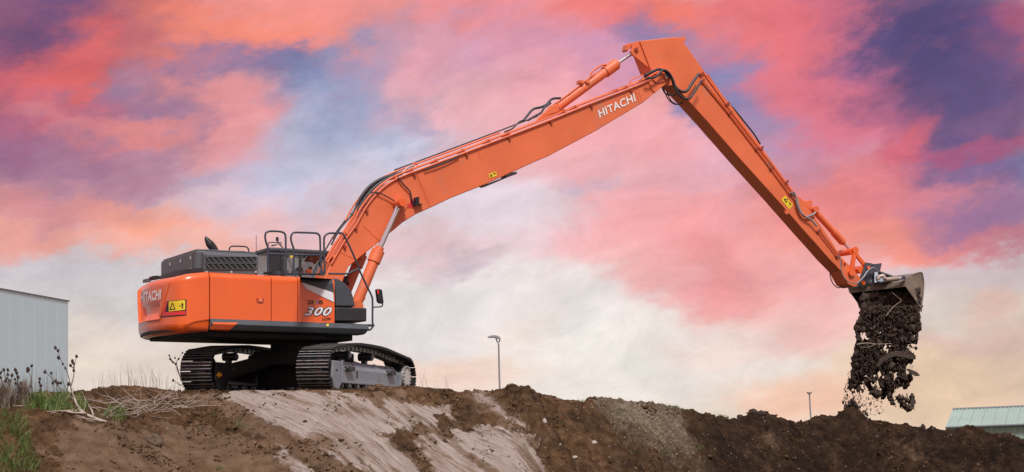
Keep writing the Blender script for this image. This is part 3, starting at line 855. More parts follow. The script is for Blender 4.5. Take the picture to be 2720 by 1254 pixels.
# ---- front cover and steps box at the near corner
plate('front_cover', [(892, 814), (891, 776), (886.5, 740), (893, 738.5), (905, 744), (915, 751), (923.5, 760), (934, 773), (940, 792), (944, 814)], S0 + .01, -.72, 'grey_paint', None, .03)
plate('step_box', [(891, 816), (974.5, 818), (974.5, 854), (891, 853)], S0 - .01, -.66, 'black_paint', None, .025)
part('deck_plate', MB().box(G((T_J + T_P) / 2, 0, ZT - .035), HV * ((T_P - T_J) / 2), LV * 1.2, UP * .012), 'black_paint')

# ---- counterweight
def cw_plan(n=260):
    """outline from the near joint round the tail to the far joint: list of (t, s, outward normal)"""
    pts = [(T_J - .012, S0)]
    ctrl = [(T_J - .012, S0), (-2.85, S0), (-3.02, -1.435), (-3.16, -1.37), (-3.25, -1.24), (-3.32, -1.05), (-3.39, -.70), (-3.44, -.3), (-3.455, 0)]
    ctrl = ctrl + [(t, -s) for t, s in reversed(ctrl[:-1])]
    path = smooth_path([Vector((t, s, 0)) for t, s in ctrl], 12)
    # resample evenly
    L_ = [0]
    for a, b in zip(path[:-1], path[1:]): L_.append(L_[-1] + (b - a).length)
    out = []
    for i in range(n + 1):
        d = L_[-1] * i / n
        k = max(j for j in range(len(L_)) if L_[j] <= d + 1e-9); k = min(k, len(path) - 2)
        f = (d - L_[k]) / max(1e-9, L_[k + 1] - L_[k])
        out.append(path[k].lerp(path[k + 1], f))
    res = []
    for i, p in enumerate(out):
        a = out[max(0, i - 1)]; b = out[min(n, i + 1)]
        tg = (b - a).normalized(); res.append((p.x, p.y, (-abs(tg.y) if False else tg.y * -1, tg.x)))
    return res
PLAN = cw_plan()
ZCT, ZCB = ZT, tz(557, 881.5, S0)[1]
rings = []
NV = 72
for i, (t, s, nrm) in enumerate(PLAN):
    nx, ny = nrm
    # outward normal points away from (-1.5, 0)
    if (t + 1.5) * nx + s * ny < 0: nx, ny = -nx, -ny
    rear = min(1.0, max(0.0, (-t - 2.65) / .65))
    zt_, zb_ = ZCT - .085 * rear, ZCB - .045 * rear
    ring = []
    rt, rb = .13 + .03 * rear, .10 + .10 * rear
    prof = []
    for k in range(6):
        a = k / 6 * math.pi / 2; prof.append((-rb * .9 * (1 - math.sin(a)), zb_ + rb * (1 - math.cos(a))))
    for k in range(NV + 1):
        z = zb_ + rb + (zt_ - rt - zb_ - rb) * k / NV
        prof.append((0, z))
    for k in range(1, 7):
        a = k / 6 * math.pi / 2; prof.append((-rt * 1.1 * (1 - math.cos(a)), zt_ - rt + rt * math.sin(a)))
    prof.append((-rt * 1.1 - .35, zt_ + .005))
    for (o_, z) in prof:
        v = (z - zb_) / (zt_ - zb_)
        rec = 0
        if abs(s) < 1.3 and t < -3.05:
            # raised-edge tail panel: a trapezoid, with a deeper scoop under the lettering
            half = .60 + .62 * max(0, v - .30)
            e = min(1, max(0, (half + .15 - abs(s)) / .035)) * min(1, max(0, (v - .28) / .03)) * min(1, max(0, (1.2 - v) / .05))
            rec = -.045 * e
            lip = math.exp(-((half + .15 - abs(s)) / .022) ** 2) * (v > .27) + math.exp(-((v - .275) / .022) ** 2) * (abs(s) < half + .16)
            rec += .022 * min(1, lip) * (v < .93)
            half2 = .42 + .55 * max(0, v - .30)
            e2 = min(1, max(0, (half2 + .10 - abs(s)) / .08)) * min(1, max(0, (v - .32) / .08)) * min(1, max(0, (.60 - v) / .10))
            rec += -.05 * e2
        # tucked-in lower corner on the near and far side
        if True:
            zl = float(np.interp(-t, [-T_J, 2.9, 3.1, 3.25], [ZCB + .25, ZCB + .19, ZCB + .10, ZCB - .2]))
            if z < zl and abs(s) > .9: rec -= .05 * min(1, (zl - z) / .02) * .35 + .05 * (zl - z) / .25
        ring.append(G(t + nx * (o_ + rec), s + ny * (o_ + rec), z))
    rings.append(ring)
mbc = MB().loft(rings, False, False, True)
n_ = len(rings[0])
mbc.add([r[-1] for r in rings] , [list(range(len(rings)))])
cw = part('counterweight', mbc, 'orange_paint')
part('counterweight_base', MB().prism([G(t * .985 - .03, s * .93, ZCB + .0) for t, s, _ in PLAN], UP * .06), 'under_black', cw)
bvc = mbc.bvh()
text_decal('lettering', 'HITACHI', [(375, 777.5), (430, 768), (428, 795), (375, 804.5)], bvc, 'white_print', cw, 0, .035, .010, 1.0, .18)
quad_decal('sign_border', [(443, 800), (495.5, 795), (495, 838), (425, 843.5)], bvc, 'black_print', cw, 14, 10, .006)
quad_decal('sign_red', [(440, 802.5), (446.5, 802), (439.5, 827.5), (430, 839.5)], bvc, 'red_print', cw, 4, 8, .010)
quad_decal('sign_red', [(436, 829), (493.5, 826), (493, 835.5), (429, 840.5)], bvc, 'red_print', cw, 14, 4, .010)
quad_decal('sign_yellow', [(449.5, 801), (492, 797), (492, 823), (449.5, 827.5)], bvc, 'yellow_print', cw, 12, 6, .012)
for q in ([(458.5, 804), (460.5, 804), (454, 823.5), (451.5, 823.5)], [(458.5, 804), (460.5, 804), (467.5, 822), (465, 822)], [(451.5, 821.5), (467, 820), (467.5, 822), (451.5, 823.8)],
          [(483, 805), (486.5, 805), (486.5, 820), (483, 820)], [(476, 812), (481, 811.5), (481, 813.5), (476, 814)], [(481.5, 809), (488, 808.5), (488, 810), (481.5, 810.5)]):
    quad_decal('sign_symbol', q, bvc, 'black_print', cw, 3, 3, .015)

# ---- engine hood
t_h1 = tz(686, 700, -1.30)[0]; t_h0 = tz(541, 700, -1.30)[0]
tr, zh = tz(513, 667, -.98)
zg0 = tz(620, 677, -1.30)[1]
plan = [(t_h1 + .02, -1.16), (t_h0 + .06, -1.16), (t_h0 - .10, -1.12), (tr, -.98), (tr, 1.22), (t_h1 + .02, 1.22)]
hood = part('hood', MB().prism([G(t, s, ZT - .03) for t, s in plan], UP * (zh - ZT + .03)), 'hood_grey', None, .02)
part('hood_lid', MB().prism([G(t + (.03 if i in (2, 3, 4) else 0), s * .97, zh) for i, (t, s) in enumerate(plan)], UP * .035), 'hood_grey', hood, .015)
ztop = zh - .05
for sa_, sb_ in ((-.95, -.30), (-.28, .42), (.44, 1.16)):
    dr = part('hood_door', MB().box(G(tr - .012, (sa_ + sb_) / 2, (ZT + ztop) / 2 + .02), HV * .012, LV * ((sb_ - sa_) / 2 - .012), UP * ((ztop - ZT) / 2 - .01)), 'hood_grey', hood, .006)
    for zq in (.2, .8):
        c = G(tr - .03, sa_ + .05, ZT + (ztop - ZT) * zq)
        part('hinge', MB().cyl(c - UP * .03, c + UP * .03, .014, 8), 'bolt_zinc', dr)
# near-side louvre box
tw = (t_h1 - t_h0)
gb = part('grille_box', MB().prism([G(t_h0, -1.30, ZT - .02), G(t_h0, -1.30, zg0 - .02), G(t_h0 + .02, -1.28, zg0), G(t_h0 + .02, -1.1, zg0 + .07), G(t_h0, -1.1, ZT - .02)], HV * tw), 'hood_grey', hood, .008)
gx0, gx1 = 547.5, 680
for (ya, yb) in ((682.5, 695.5), (700, 714)):
    part('grille_backing', MB().prism([hp(x, y, -1.304) for x, y in ((gx0, ya), (gx1, ya), (gx1, yb), (gx0, yb))], LV * -.003), 'black_plastic', gb)
    for k in range(9):
        xa = gx0 + (gx1 - gx0) * k / 9 * 1.0
        xb = xa + 13.5
        pts = [(xa - 2.2, ya - .5), (xa + 1.8, ya - .5), (min(xb + 1.8, gx1 + .5), yb + .5), (min(xb - 2.2, gx1 + .5), yb + .5)]
        part('grille_bar', MB().prism([hp(x, y, -1.318) for x, y in pts], LV * .012), 'hood_grey', gb)
    for yy in (ya - 1.2, yb + .2):
        part('grille_frame', MB().prism([hp(x, y, -1.322) for x, y in ((gx0 - 2, yy), (gx1 + 2, yy), (gx1 + 2, yy + 1.6), (gx0 - 2, yy + 1.6))], LV * .018), 'hood_grey', gb)
for x in (548.5, 614, 679):
    c = hp(x, 722.5, -1.30); part('bolt', MB().cyl(c, c - LV * .02, .022, 12), 'bolt_zinc', gb)
# guard band sweeping round the hood foot
bp_ = [hp(540, 722, -1.22)] + [G(t, s, 0) for t, s in ((t_h0 - .12, -1.2), (tr - .03, -1.08), (tr - .13, -.85), (tr - .2, -.4), (tr - .23, .1), (tr - .2, .6), (tr - .1, 1.0))]
bp_[0].z = 0
bpp = smooth_path(bp_, 6)
hb = MB()
hb.loft([[p + UP * z + ((p - G(-1.5, 0, 0)).normalized() * -w) for z, w in ((ZT - .06, 0), (ZT + .085, 0), (ZT + .085, .05), (ZT - .06, .05))] for p in [Vector((p.x, p.y, 0)) for p in bpp]], True, True, False)
part('guard_band', hb, 'black_paint', hood)
# work light and camera on the tail
plate('tail_light', [(401, 739), (404, 733), (420, 731.5), (431, 737), (424, 741), (408, 743.5)], .3, .5, 'black_plastic', None, .01)
plate('tail_bracket', [(386, 750), (386, 741), (402, 737), (402, 748)], .75, .95, 'hood_grey', None, .01)
plate('side_camera', [(703, 727.5), (706, 722), (714, 719), (722, 720), (720.5, 724.5), (712, 728)], -1.38, -1.25, 'black_plastic', None, .012)
# exhaust stack and hood handle
e0 = hp(569, 668, -.55)
pts = [e0 - UP * .1, e0 + UP * .02, hp(563, 655, -.55), hp(555, 645, -.55), hp(548.5, 634, -.55), hp(545.5, 628, -.55)]
part('exhaust_pipe', MB().tube(smooth_path(pts, 4), [.075] * 17 + [.062, .05, .03, .01][:len(smooth_path(pts, 4)) - 17], 14), 'black_paint') if False else None
ep = smooth_path(pts, 4); rs = [.085 if i < len(ep) * .55 else .085 - .075 * (i / (len(ep) - 1) - .55) / .45 for i in range(len(ep))]
part('exhaust_pipe', MB().tube(ep, rs, 14), 'black_paint')
part('hood_handle', MB().tube(smooth_path([hp(x, y, -.6) for x, y in ((609, 671), (609.5, 660), (613, 655.5), (620, 654), (650, 655), (656, 657.5), (660, 662), (660.5, 671))], 4), .016, 8), 'rail_paint')
plate('hood_vent', [(588, 668), (589, 665.5), (651, 666.5), (651, 669)], -.75, -.2, 'black_paint', None, .01)

# ---- handrails on the near deck
def rail(name, pts, s=-1.25, r=.021, k=5, parent=None):
    return part(name, MB().tube(smooth_path([hp(x, y, s) for x, y in pts], k), r, 9), 'rail_paint', parent)
R7 = lambda L_: [(690 + x / 8.485, 600 + y / 8.485) for x, y in L_]
R2 = lambda L_: [(660 + x / 3.8325, 590 + y / 3.8325) for x, y in L_]
r1 = rail('handrail', R7([(188, 1080), (182, 800), (180, 500), (150, 400), (126, 300), (122, 210), (150, 150), (220, 124), (340, 122), (470, 132), (545, 160), (580, 235), (586, 500), (592, 1070)]))
rail('crossbar', R7([(200, 632), (590, 645)]), parent=r1)
r2 = rail('handrail', R7([(760, 1085), (764, 800), (764, 530), (738, 440), (706, 330), (704, 240), (735, 175), (800, 150), (1040, 155), (1265, 165), (1335, 205), (1358, 290), (1368, 600), (1392, 1080)]))
rail('crossbar', R7([(775, 652), (1365, 662)]), parent=r2)
r3 = rail('handrail', R2([(778, 525), (772, 350), (769, 180), (784, 135), (822, 114), (880, 113), (938, 111), (972, 135), (1040, 270), (1110, 430), (1135, 500), (1200, 640), (1255, 755), (1263, 810), (1263, 920), (1263, 1020), (1270, 1052), (1240, 1095), (1195, 1097)]))
rail('rail_brace', R2([(815, 525), (920, 527), (1015, 524), (1065, 500), (1126, 478)]), parent=r3)
rail('rail_foot', R2([(1215, 1052), (1278, 1052)]), r=.028, parent=r3)
rail('mirror_arm', R2([(1262, 868), (1300, 865), (1345, 862), (1363, 850), (1366, 815)]), r=.014, parent=r3)
plate('mirror', R2([(1303, 688), (1312, 680), (1350, 681), (1363, 695), (1378, 815), (1374, 830), (1335, 826), (1319, 806)]), -1.31, -1.22, 'black_plastic', r3, .012)
plate('mirror_glass', R2([(1310, 690), (1330, 688), (1328, 718), (1322, 738), (1314, 730)]), -1.318, -1.312, 'red_print', r3)
plate('rail_base', [(723, 729.5), (723, 725), (863, 726), (863, 730)], -1.28, -1.16, 'black_paint', None, .006)
for x, y in R7([(395, 1090), (590, 1080), (770, 1080), (1400, 1080)]):
    c = hp(x, y - 2, -1.25); part('rail_post', MB().box(c, HV * .05, LV * .03, UP * .05), 'rail_paint')

# ---- cab, on the far side of the boom
ca, cb, cs0, cs1 = -.62, 1.20, .48, 1.44
zr = tz(760, 659, cs0)[1]; zf = ZT - .05
cab = part('cab_roof', MB().prism([G(t, s, zr - .09) for t, s in ((ca + .05, cs0), (cb - .1, cs0), (cb, cs0 + .1), (cb, cs1 - .1), (cb - .1, cs1), (ca + .05, cs1), (ca - .02, cs1 - .08), (ca - .02, cs0 + .08))], UP * .09), 'grey_paint', None, .03)
def pillar(t, s, w, d, parent=cab, t2=None):
    t2 = t if t2 is None else t2
    a, b = G(t, s, zf), G(t2, s, zr - .05)
    part('cab_pillar', MB().prism([a - HV * w - LV * d, a + HV * w - LV * d, a + HV * w + LV * d, a - HV * w + LV * d], b - a), 'black_paint', parent, .01)
pillar(ca + .03, cs0 + .03, .05, .03); pillar(ca + .03, cs1 - .03, .05, .03); pillar(ca + .30, cs0 + .02, .035, .02); pillar(ca + .72, cs0 + .02, .03, .02); pillar(ca + .72, cs1 - .02, .03, .02)
pillar(cb - .05, cs0 + .03, .04, .03, cab, cb - .30); pillar(cb - .05, cs1 - .03, .04, .03, cab, cb - .30)
part('cab_wall', MB().box(G(ca + .16, cs0 + .03, (zf + zr) / 2 - .02), HV * .10, LV * .012, UP * ((zr - zf) / 2 - .06)), 'black_paint', cab)
part('cab_wall', MB().box(G((ca + cb) / 2, (cs0 + cs1) / 2, zf - .05), HV * ((cb - ca) / 2), LV * ((cs1 - cs0) / 2), UP * .06), 'black_paint', cab)
part('window_pane', MB().box(G((ca + .34 + cb - .1) / 2, cs0 + .02, (zf + zr) / 2 - .02), HV * ((cb - .1 - ca - .34) / 2), LV * .004, UP * ((zr - zf) / 2 - .05)), 'cab_glass', cab)
part('window_pane', MB().box(G((ca + cb) / 2, cs1 - .02, (zf + zr) / 2 - .02), HV * ((cb - ca) / 2 - .1), LV * .004, UP * ((zr - zf) / 2 - .05)), 'cab_glass', cab)
part('window_pane', MB().box(G(ca + .02, (cs0 + cs1) / 2, (zf + zr) / 2 - .02), HV * .004, LV * ((cs1 - cs0) / 2 - .06), UP * ((zr - zf) / 2 - .05)), 'cab_glass', cab)
part('window_pane', MB().prism([G(cb - .04, cs0 + .06, zf), G(cb - .04, cs1 - .06, zf), G(cb - .29, cs1 - .06, zr - .08), G(cb - .29, cs0 + .06, zr - .08)], HV * .006), 'cab_glass', cab)
plate('sun_blind', R7([(1000, 800), (1110, 580), (1370, 590), (1380, 690), (1250, 870), (1190, 815)]), cs1 - .12, cs1 - .08, 'black_plastic', cab)
plate('seat', R7([(840, 1075), (860, 1000), (895, 940), (930, 920), (965, 940), (985, 1000), (1000, 1075)]), .8, 1.1, 'seat_cloth', cab, .03)
plate('control_box', R7([(1065, 1065), (1065, 985), (1170, 985), (1172, 1065)]), .5, .62, 'orange_paint', cab, .01)
plate('control_lever', R7([(1110, 985), (1118, 920), (1185, 915), (1185, 985)]), .52, .58, 'rail_paint', cab, .008)
plate('door_sticker', R7([(688, 720), (688, 670), (748, 665), (748, 720)]), cs0 + .006, cs0 + .012, 'yellow_print', cab)
rail('antenna', [(681, 672), (680.5, 625)], .9, .006, 1, cab)
rail('roof_rail', R7([(190, 480), (190, 400), (230, 376), (470, 378), (470, 420)]), .9, .012, 3, cab)
plate('roof_mirror', R7([(385, 335), (382, 270), (400, 240), (425, 260), (432, 340)]), .88, .95, 'black_plastic', cab, .006)
rail('mirror_stalk', R7([(405, 330), (415, 390), (480, 450), (520, 500)]), .9, .014, 3, cab)
plate('work_light', R7([(265, 440), (290, 425), (380, 418), (395, 400), (400, 430), (330, 450)]), .85, .95, 'black_plastic', cab, .006)

# ---- boom
SB = -.33
BTOP = [(862, 738), (880, 702), (915, 641), (946, 598), (971, 553), (1003, 513), (1038, 485), (1078, 466), (1106, 455.5), (1219.5, 413), (1354, 362), (1460, 321), (1569, 277), (1678, 234.6), (1726.5, 214), (1742, 204), (1755, 190), (1766, 186), (1777, 189), (1784, 199), (1782, 210)]
BBOT = [(1769.5, 221), (1741, 245), (1709, 272), (1580.5, 349), (1454.5, 416), (1420, 430), (1297, 487), (1198, 526), (1141.7, 552.7), (1106, 568.6), (1071, 590), (1046, 611), (1007, 643), (958, 682), (926, 708), (914, 738), (900, 778), (870, 785), (852, 765)]
mbb = MB().prism([hp(x, y, SB) for x, y in BTOP + BBOT], LV * (-2 * SB))
boom = part('boom', mbb, 'boom_paint_hazed', None, .018)
bvb = mbb.bvh()
text_decal('lettering', 'HITACHI', [(1587, 293), (1683, 247.5), (1688.5, 268.5), (1592.5, 313)], bvb, 'white_print', boom, 0, .02, .012, 1.06)
quad_decal('warning_sticker', [(1298, 462), (1317.5, 456), (1319, 467.5), (1300, 473)], bvb, 'yellow_print', boom, 2, 2, .008)
for q in ([(1302, 463.5), (1305, 462.5), (1307, 469), (1302, 470)], [(1309, 461.5), (1316, 459), (1316.5, 461.5), (1309.5, 464)]):
    quad_decal('sticker_print', q, bvb, 'black_print', boom, 1, 1, .012)
for a, b in (((1108, 463), (1144, 548)), ((1104, 462), (1139, 548)), ((965, 600), (1008, 640)), ((900, 668), (946, 690)), ((1693, 232), (1706, 271)), ((1686, 235), (1700, 275)), ((1269, 396), (1277, 425))):
    part('weld_seam', MB().tube([hp(*a, SB - .002), hp(*b, SB - .002)], .007, 6), 'boom_paint_hazed', boom)
plate('tip_plate', [(1722, 216), (1742, 204), (1755, 190), (1766, 186), (1777, 189), (1784, 199), (1782, 210), (1768, 224), (1741, 246), (1733, 240)], SB - .03, SB + .01, 'boom_paint_hazed', boom, .01)
def pin(px, py, s, r, l, m='boom_paint_hazed', parent=None, name='pin', n=20):
    c = hp(px, py, s); return part(name, MB().cyl(c, c + LV * -l, r, n), m, parent or boom, .006)
pin(1771, 202, SB - .03, .095, .04); pin(1771, 202, SB - .07, .055, .02, 'rod_satin'); pin(1063, 540, SB, .17, .025); pin(1063, 540, SB - .30, .085, .14, 'orange_paint'); pin(1063, 540, SB, .07, .38)
for x, y in ((1766, 197), (1776, 199), (1770, 208)): pin(x, y, SB - .09, .012, .015, 'bolt_zinc', None, 'bolt', 8)
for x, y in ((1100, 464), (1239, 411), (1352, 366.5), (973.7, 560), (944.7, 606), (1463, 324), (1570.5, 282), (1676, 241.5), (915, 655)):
    pin(x, y + 1.5, SB, .034, .05, 'red_brown', boom, 'pipe_bolt', 10)  # orange bolts, their shadow put into the dark red-brown colour
quad_decal('primer_patch', [(1079, 531), (1100, 530), (1098, 553), (1078, 552)], bvb, 'red_print', boom, 2, 2, .006)
plate('light_bracket', [(1105, 524), (1114, 522), (1114, 540), (1126, 541.5), (1113, 544), (1104, 547)], SB - .12, SB, 'black_plastic', boom, .006)
plate('work_light', [(1281, 484), (1287, 483), (1296, 489), (1344, 470), (1342, 462), (1352, 458.5), (1373, 456), (1374, 462), (1352, 470), (1290, 496), (1283, 492)], -.12, .12, 'steel_grey', boom, .008)
def boom_line(offn, s, r, m, i0, i1, name, parent=boom, x_shift=0):
    pts = [hp(x, y, SB) for x, y in BTOP[i0:i1]]
    out = []
    for i, p in enumerate(pts):
        a = pts[max(0, i - 1)]; b = pts[min(len(pts) - 1, i + 1)]
        tg = (b - a).normalized(); nn = UP - tg * tg.dot(UP); nn.normalize()
        if tg.z > .95: nn = -HV
        out.append(p + nn * offn + LV * (s - SB))
    return part(name, MB().tube(smooth_path(out, 5), r, 8), m, parent)
boom_line(.010, SB - .03, .020, 'boom_paint_hazed', 1, 15, 'edge_strip')
boom_line(.075, -.27, .022, 'boom_paint_hazed', 1, 15, 'hydraulic_pipe'); boom_line(.085, -.12, .022, 'boom_paint_hazed', 1, 15, 'hydraulic_pipe'); boom_line(.15, .05, .020, 'boom_paint_hazed', 2, 11, 'hydraulic_pipe')
boom_line(.20, -.10, .017, 'rubber', 0, 4, 'hose'); boom_line(.19, .12, .015, 'rubber', 7, 12, 'hose')
for i, (x, y) in enumerate(((885, 690), (921, 628), (1050, 478), (1095, 458), (1160, 434), (1232, 407), (1300, 381), (1352, 362), (1500, 303), (1530, 291), (1640, 247), (1665, 238))):
    i = 0
    p = hp(x, y - 3, SB); part('pipe_clamp', MB().box(p + LV * .16 + UP * .04, HV * .028, LV * .20, UP * .032), 'boom_paint_hazed', boom, .01)
def hose(pts, s, r=.026, m='rubber', parent=None, k=6):
    return part('hose', MB().tube(smooth_path([hp(x, y, s) for x, y in pts], k), r, 9), m, parent or boom)
Z4 = lambda L_: [(880 + x / 2.828, 360 + y / 2.828) for x, y in L_]
Z5 = lambda L_: [(1340 + x / 3.493, 80 + y / 3.493) for x, y in L_]
Z6 = lambda L_: [(1880 + x / 2.475, 160 + y / 2.475) for x, y in L_]
Z7 = lambda L_: [(2040 + x / 3.714, 480 + y / 3.714) for x, y in L_]
hose(Z4([(150, 600), (180, 560), (220, 470), (290, 380), (380, 325), (480, 293), (545, 275)]), -.05, .036)
hose(Z4([(200, 565), (235, 500), (300, 415), (380, 350), (450, 315), (530, 285)]), -.22, .036)
hose(Z4([(205, 545), (260, 445), (330, 370), (430, 318)]), .05, .030)
hose(Z4([(0, 822), (40, 745), (75, 690), (160, 590)]), -.1, .018)
hose(Z4([(270, 450), (310, 428), (360, 432), (430, 465), (485, 500)]), SB - .06, .013)
hose(Z4([(500, 318), (545, 370), (590, 420), (605, 480), (625, 530)]), SB - .05, .017)
hose(Z4([(700, 255), (790, 228), (870, 195), (960, 150)]), SB - .06, .014)
hose(Z4([(470, 325), (520, 290), (570, 245), (620, 225)]), -.1, .02, 'silver_hose')
part('lifting_eye', MB().tube([hp(1102 + 6 * math.cos(a), 439 + 6 * math.sin(a), -.1) for a in [k * math.pi / 8 for k in range(17)]], .016, 8), 'boom_paint_hazed', boom)
# boom tip hoses
hose(Z5([(1300, 420), (1390, 378), (1440, 365), (1500, 388), (1545, 435), (1575, 510), (1630, 565), (1690, 565), (1745, 485), (1805, 405)]), SB - .10, .034)
hose(Z5([(1310, 450), (1400, 435), (1470, 372), (1530, 400), (1570, 480), (1600, 570), (1655, 630), (1720, 632), (1775, 555), (1828, 468)]), SB - .16, .026)
hose(Z5([(1462, 530), (1490, 585), (1540, 605), (1590, 600)]), -.1, .018); hose(Z5([(1475, 545), (1520, 640), (1580, 688), (1645, 682)]), -.05, .014); hose(Z5([(1500, 560), (1545, 655), (1610, 690), (1650, 670)]), 0, .012)
hose(Z5([(1165, 500), (1170, 470), (1200, 450), (1300, 412), (1390, 380)]), -.15, .014, 'boom_paint_hazed'); hose(Z5([(1190, 510), (1240, 480), (1330, 440), (1420, 385)]), -.28, .022, 'boom_paint_hazed')
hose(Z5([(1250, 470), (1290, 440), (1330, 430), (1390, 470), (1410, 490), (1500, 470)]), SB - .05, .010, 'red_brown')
# arm cylinder on the boom's back
plate('cylinder_lug', Z5([(290, 850), (330, 800), (440, 700), (480, 690), (505, 720), (510, 765), (545, 765), (560, 740)]), -.20, -.14, 'boom_paint_hazed', boom, .01)
plate('cylinder_lug', Z5([(290, 850), (330, 800), (440, 700), (480, 690), (505, 720), (510, 765), (545, 765), (560, 740)]), .14, .20, 'boom_paint_hazed', boom, .01)
def cylinder(name, base, neck, tip, s, r, rr, m='boom_paint_hazed', rod='rod_satin', collar=None):
    a, b, c = (hp(*q, s) for q in (base, neck, tip)); u = (b - a).normalized()
    cy = part(name, MB().cyl(a, b, r, 28), m, None, .008)
    part('collar', MB().cyl(b - u * .34, b + u * .04, r * 1.22, 28), m, cy, .012)
    part('collar', MB().cyl(b + u * .04, b + u * .10, r * .8, 24), m, cy, .008)
    part('rod', MB().cyl(b, c, rr, 20), rod, cy)
    e = part('rod_eye', MB().cyl(c - LV * .12, c + LV * .12, rr * 1.7, 20), m, cy, .006)
    part('base_eye', MB().cyl(a - LV * .14, a + LV * .14, r * 1.0, 20), m, cy, .006)
    return cy
ac = cylinder('arm_cylinder', (1472, 291), (1633, 173), (1684, 139), 0, .112, .036)
hose(Z5([(175, 840), (215, 790), (265, 735), (340, 715), (390, 690), (440, 640), (520, 632)]), -.1, .028, 'rubber', ac); hose(Z5([(215, 838), (280, 800), (340, 765), (370, 720), (430, 675)]), -.16, .026, 'rubber', ac)
hose(Z5([(0, 945), (70, 915), (140, 850), (185, 840)]), -.1, .018, 'rubber', ac)
part('cylinder_pipe', MB().tube(smooth_path([hp(x, y, -.08) for x, y in Z5([(800, 420), (815, 385), (870, 345), (905, 325), (945, 322)])], 4), .022, 8), 'boom_paint_hazed', ac)
part('cylinder_pipe', MB().tube([hp(x, y, -.1) for x, y in Z5([(480, 680), (600, 590), (700, 510), (840, 400)])], .015, 8), 'boom_paint_hazed', ac)
for x, y in ((1541, 219), (1557, 219)):
    c = hp(x, y, -.06); part('pipe_clamp', MB().box(c, HV * .05, LV * .09, UP * .04), 'boom_paint_hazed', ac, .008)
# boom hoist cylinders
def hoist(s):
    a, b, c = hp(944, 815, SB - .14), hp(1004, 668, SB - .14), hp(1061, 541, SB - .14)
    sh = LV * (s - (SB - .14)); a, b, c = a + sh, b + sh, c + sh; u = (b - a).normalized()
    cy = part('hoist_cylinder', MB().cyl(a, b, .118, 28), 'boom_paint_hazed', None, .008)
    part('collar', MB().cyl(b - u * .26, b + u * .02, .142, 28), 'boom_paint_hazed', cy, .012); part('collar', MB().cyl(b + u * .02, b + u * .10, .10, 24), 'boom_paint_hazed', cy, .008)
    part('rod', MB().cyl(b, c, .062, 22), 'chrome', cy)
    part('rod_eye', MB().cyl(c - LV * .10, c + LV * .10, .105, 22), 'boom_paint_hazed', cy, .008)
    part('base_eye', MB().cyl(a - LV * .14, a + LV * .14, .13, 22), 'boom_paint_hazed', cy, .008)
    side = -LV if s < 0 else LV
    q = [(990, 690), (975, 722), (958, 752), (955, 768), (966, 790), (962, 798), (955, 797)]
    pp = [hp(x, y, SB - .14) + sh + side * .05 for x, y in q]
    part('cylinder_pipe', MB().tube(smooth_path(pp, 4), .020, 8), 'boom_paint_hazed', cy)
    return cy
hoist(SB - .14); hoist(-SB + .14)
hose(R2([(905, 545), (960, 560), (1000, 600), (1020, 640)]), .1, .03); plate('hose_cover', R2([(950, 600), (1000, 545), (1020, 560), (990, 640)]), -.1, .1, 'black_plastic', boom)

# ---- arm
SA = -.235
ARM = [(1703.6, 108), (1802, 97.7), (1809.5, 103), (1869.6, 187), (1940, 277.5), (2019, 384), (2114, 515.5), (2158, 566), (2209.6, 641.5), (2234, 682), (2263, 711), (2286, 738.5), (2284, 752), (2269, 763), (2253, 755), (2234, 720),
       (2201.5, 687), (2174.6, 656), (2142, 620), (2096.5, 568), (2056, 522), (1969, 426), (1880, 324), (1785, 220), (1752, 222), (1733.6, 186)]
mba = MB().prism([hp(x, y, SA) for x, y in ARM], LV * (-2 * SA))
arm = part('arm', mba, 'boom_paint_hazed', None, .016)
bva = mba.bvh()
plate('cylinder_lug', [(1704, 108.5), (1692, 110), (1683.5, 113), (1677, 136), (1681, 146), (1733, 188), (1737, 186)], SA + .03, SA + .09, 'boom_paint_hazed', arm, .008)
plate('cylinder_lug', [(1704, 108.5), (1692, 110), (1683.5, 113), (1677, 136), (1681, 146), (1733, 188), (1737, 186)], -SA - .09, -SA - .03, 'boom_paint_hazed', arm, .008)
plate('back_plate', [(1700, 110), (1708, 108), (1740, 186), (1731, 190)], SA - .006, -SA + .006, 'boom_paint_hazed', arm, .004)
pin(1690, 131, SA + .03, .06, .03, 'boom_paint_hazed', arm); pin(1690, 131, SA + .0, .045, .02, 'red_brown', arm)
plate('head_lug', [(1806, 100), (1815, 97), (1823, 103), (1822, 109), (1812, 112)], -.06, .06, 'boom_paint_hazed', arm, .006)
plate('rear_lug', [(1664, 132), (1666, 118), (1673, 114), (1681, 115), (1674, 127), (1668, 136)], -.1, .1, 'boom_paint_hazed', arm, .006)
c = hp(1771, 202, SA); part('pivot_boss', MB().cyl(c + LV * .0, c - LV * .03, .24, 32), 'boom_paint_hazed', arm, .006)
def arm_line(off, s, r, m, pts, name='hydraulic_pipe'):
    part(name, MB().tube([hp(x + off, y + off * .1, s) for x, y in pts], r, 8), m, arm)
AP = [(1861, 212), (1935, 301), (2008, 396), (2046, 446), (2098, 516)]
arm_line(0, SA - .03, .014, 'boom_paint_hazed', AP); arm_line(5, SA - .03, .014, 'boom_paint_hazed', AP); arm_line(11.5, SA - .01, .017, 'boom_paint_hazed', [(1859, 195)] + AP[1:])
arm_line(17, SA + .1, .017, 'boom_paint_hazed', [(1862, 195)] + AP[1:4])
part('hose', MB().tube(smooth_path([hp(x, y, -.05) for x, y in Z6([(135, 285), (175, 325), (240, 405), (300, 480), (345, 552)])], 4), .022, 8), 'rubber', arm)
for x, y in ((1862.5, 214.6), (1860, 197), (1935.5, 300), (1929, 276), (2007, 394), (2019, 394), (2046, 446), (2086, 484), (2097, 514), (2171, 613), (2221, 679)):
    c = hp(x + 3, y, SA - .02); part('pipe_clamp', MB().box(c, (HV * .75 + UP * .55) * .075, LV * .03, (UP * .75 - HV * .55) * .028), 'red_brown', arm, .006)
